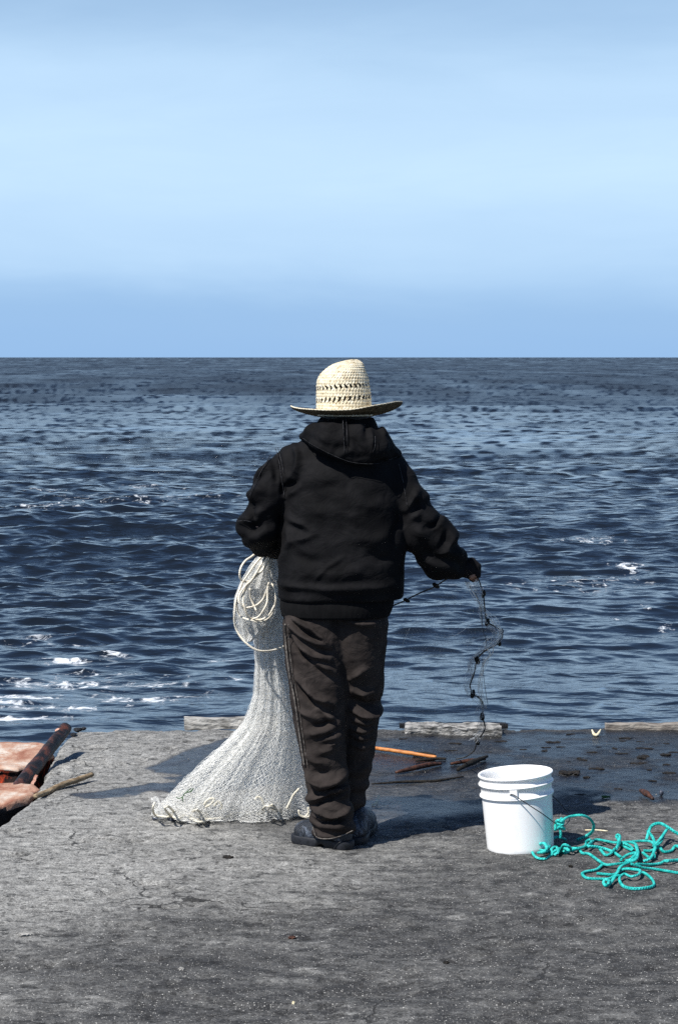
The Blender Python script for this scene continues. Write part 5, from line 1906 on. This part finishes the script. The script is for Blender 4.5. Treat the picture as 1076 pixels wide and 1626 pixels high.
# domed tip
mbq = MB()
mbq.lump(pt, (.0285, .0285, .022), 3, .12, 12)
mbq.build("pole_tip", M['pole'], pole)
mbq = MB()
u = ax / np.linalg.norm(ax)
mbq.lump(pt - u * .060 + (-.010, -.016, .014), (.016, .020, .012), 5, .3, 10)
mbq.build("bare_patch", M['bare'], pole)
mbq = MB()
mbq.block(-.006, .006, -.005, .005, 0, .19, .02, .003, 12, 30)
v = mbq.v[0]
d_ = G(62, 1224, 0) - G(44, 1247, 0)
rp0 = np.array([*G(45, 1247)[:2], -.03])
ux = (P(66, 1216, rp0[1] + .30) - rp0)
ux /= np.linalg.norm(ux)
s1 = np.cross(ux, (0, 1, 0)); s1 /= np.linalg.norm(s1)
s2 = np.cross(ux, s1)
mbq.v[0] = rp0 + v[:, :1] * s1 + v[:, 1:2] * s2 + v[:, 2:3] * ux
tag(mbq.build("iron_bar", M['bare'], None, False), "thin rust pink iron bar standing along the leaning black pole", "iron bar")

# bits at the corner of the pier
for i, (a, b, r_) in enumerate([(124, 1160, (.022, .03, .010)), (117, 1168, (.014, .03, .008)), (133, 1158, (.013, .02, .007))]):
    mbq = MB()
    q = GG(a, b)
    mbq.lump(q + (0, 0, .006), r_, 40 + i, .5, 10, 3)
    tag(mbq.build("rock_chunk", M['kerbblack'], None, False), ["largest dark broken chunk at the corner of the pier by the pole tip", "lower dark broken chunk just right of the pole tip", "rightmost dark broken chunk at the corner of the pier"][i], "chunk")


def stick(name, pts, r, mat, label, cat="stick", seed=0, flat=1.0, lift=0.0):
    mb = MB()
    p3 = [GG(a, b) + (0, 0, (r if np.isscalar(r) else max(r)) * flat * .8 + lift + h) for a, b, h in pts]
    mb.tube(p3, r, 10, .012, flat)
    v = mb.v[0]
    mb.v[0] = v + np.stack([fbm(v * 40 + k * 9 + seed, 3, .6, seed + k) for k in range(3)], 1) * (.22 * (r if np.isscalar(r) else min(r)))
    o = mb.build(name, mat)
    rebase(o, p3[len(p3) // 2])
    return tag(o, label, cat)


stick("driftwood_stick", [(56, 1268, .0), (75, 1260, .002), (100, 1252, .006), (125, 1245, .012), (147, 1239, .02)], [.010, .012, .0125, .012, .010], M['wood'], "bleached wooden stick lying across the crack near the pole", "stick", 1)
stick("cane_stick", [(560, 1190, .004), (595, 1196, .006), (640, 1201, .006), (692, 1207, .004)], [.0085, .0088, .009, .008], M['bamboo'], "bright orange cane lying on the wet ground behind the legs", "stick", 2)
stick("dark_stick", [(655, 1201, .0), (675, 1202, .004), (690, 1203, 0)], [.006, .009, .006], M['weed'], "short black stick right above the orange cane", "stick", 3)
stick("dark_stick", [(660, 1211, .0), (690, 1208, .002), (708, 1208, 0)], [.004, .008, .005], M['weed'], "short black stick just under the end of the orange cane", "stick", 4)
stick("bark_stick", [(628, 1228, .0), (655, 1224, .004), (680, 1219, .006), (700, 1216, 0)], [.006, .011, .012, .006], M['redwood'], "reddish brown bark stick below the orange cane", "stick", 5)
stick("bark_stick", [(715, 1216, .0), (740, 1213, .004), (770, 1210, .0)], [.006, .010, .006], M['redwood'], "dark brown stick by the end of the weighted line", "stick", 6)
stick("dark_stick", [(726, 1226, .0), (745, 1220, .012), (773, 1210, .008)], [.008, .013, .006], M['weed'], "thick black stick below the end of the weighted line", "stick", 7)
stick("dark_stick", [(590, 1243, .0), (640, 1241, .004), (690, 1240, .0), (735, 1234, 0)], [.003, .006, .006, .003], M['weed'], "long thin black stick along the edge of the shadow", "stick", 8)
stick("pale_twig", [(928, 1320, 0), (945, 1320, .002), (964, 1321, 0)], .0026, M['shell'], "pale straw twig on dry ground right of the bucket", "twig", 9)
stick("pale_twig", [(1033, 1324, 0), (1043, 1324, .001), (1052, 1324, 0)], .0016, M['redwood'], "tiny reddish twig behind the teal rope", "twig", 10)
stick("wood_chip", [(1016, 1259, .006), (1025, 1265, .008), (1036, 1271, .002)], [.008, .014, .006], M['redwood'], "brown wood chip on the edge of the wet ground, far right", "wood chip", 11)
mbq = MB()
q = GG(1049, 1261)
mbq.lump(q + (0, 0, .012), (.010, .010, .012), 51, .2, 9)
tag(mbq.build("dark_pebble", M['lead']), "round dark blue pebble right of the brown wood chip", "pebble")
stick("fruit_peel", [(939, 1167, .012), (943, 1172, .002), (948, 1172, .002), (953, 1167, .014)], [.0035, .007, .007, .003], M['shell'], "pale crescent peel on the wet ground near the sea edge", "peel", 12)
stick("feather", [(590, 1277, .0), (596, 1275, .004), (601, 1268, .014)], [.0022, .004, .003], M['shell'], "small white feather beside the trouser leg in the shadow", "feather", 13)
stick("green_weed", [(955, 1262, 0), (960, 1264, .002), (968, 1263, 0)], [.004, .006, .003], M['leaf'], "tiny green weed at the wet edge right of the bucket", "seaweed", 14)

# scraps of seaweed and bark on the wet ground
GRP = "dark seaweed scraps on the wet ground"
scr = [(878, 1181, 24, 4), (866, 1189, 14, 2), (890, 1189, 14, 2), (864, 1195, 8, 5), (938, 1197, 16, 3), (918, 1207, 6, 3), (925, 1209, 12, 4), (903, 1227, 38, 8), (945, 1222, 28, 4), (902, 1213, 8, 2),
       (992, 1176, 18, 3), (988, 1180, 10, 2), (1016, 1181, 12, 2), (1022, 1191, 30, 3), (1020, 1204, 18, 7), (1014, 1213, 30, 4), (1056, 1200, 16, 5), (1070, 1196, 18, 2), (1057, 1215, 10, 3), (1062, 1227, 18, 4),
       (1058, 1184, 8, 3), (905, 1167, 14, 2), (950, 1190, 8, 2), (975, 1192, 7, 3), (986, 1199, 18, 2), (1035, 1238, 12, 2), (715, 1195, 20, 2), (722, 1185, 18, 3), (640, 1178, 12, 3), (612, 1180, 12, 2), (680, 1174, 14, 2), (642, 1167, 9, 2),
       (795, 1180, 18, 3), (775, 1196, 10, 2), (800, 1160, 10, 2), (830, 1193, 10, 2), (930, 1233, 10, 3), (920, 1257, 20, 4), (980, 1250, 12, 2), (1030, 1222, 8, 3)]
scrap_lab = "small dark scrap of seaweed lying on the wet ground by the sea edge"
for i, (a, b, w, hh) in enumerate(scr):
    c = GG(a, b)
    k_ = c[1] / FPX
    L = w * k_ / 2
    mb = MB()
    r_ = random.Random(i)
    n = max(2, w // 7)
    for j in range(n):
        t = (j + .5) / n * 2 - 1
        mb.lump((t * L * .8, r_.uniform(-.5, .5) * hh * k_ * 1.6, hh * k_ * .10), (L / n * 1.5, hh * k_ * r_.uniform(1.0, 2.2), hh * k_ * r_.uniform(.16, .36)), i * 9 + j, .75, 7, 3.0)
    o = mb.build("seaweed_scrap", M['weed'], None, False)
    o.location = tuple(c)
    o.rotation_euler = (0, 0, r_.uniform(-.2, .2))
    if w >= 38:
        tag(o, "largest black seaweed clump on the wet ground right behind the bucket", "seaweed", GRP)
    else:
        tag(o, scrap_lab, "seaweed", GRP)

# loose grit and pebbles
mbq = MB()
for i in range(500):
    a, b = random.uniform(-20, 1096), 1165 + 465 * random.random() ** .8
    q = G(a, b)
    if q[0] < float(left_edge(np.array([q[1]]))[0]) + .04:
        continue
    q[2] = gz(q[0], q[1])
    s_ = .0010 + .0022 * random.random() ** 4
    mbq.lump(q + (0, 0, s_ * .4), (s_ * random.uniform(.8, 1.6), s_ * random.uniform(.8, 1.6), s_ * .8), i, .3, 4)
o = mbq.build("grit", M['pebble'], None, False)
tag(o, "fine pale grit and pebbles scattered over the pavement", None, None, 'stuff')
for i, (a, b, w, m_, lab) in enumerate([(288, 1541, 9, 'pebble', "pale flat stone chip at the lower left of the pavement"), (463, 1487, 14, 'redwood', "small brown bark crumb in the middle foreground"), (708, 1526, 10, 'weed', "tiny black twig in the right foreground"),
                                        (362, 1362, 18, 'weed', "dark flat scrap on the dry pavement left of the shoe"), (328, 1298, 14, 'weed', "dark scrap under the hem of the net"), (466, 1595, 5, 'shell', "tiny pale crumb at the bottom of the photo"),
                                        (905, 1381, 7, 'weed', "tiny black crumb between the bucket and the rope"), (40, 1487, 20, 'pebble', "pale broken crust at the far left of the foreground")]):
    c = GG(a, b)
    k_ = c[1] / FPX
    mb = MB()
    mb.lump((0, 0, .003), (w * k_ * .5, w * k_ * .4, .005), 300 + i, .6, 8, 3)
    o = mb.build("bark_crumb" if m_ != 'pebble' else "stone_chip", M[m_], None, False)
    o.location = tuple(c)
    tag(o, lab, "debris")
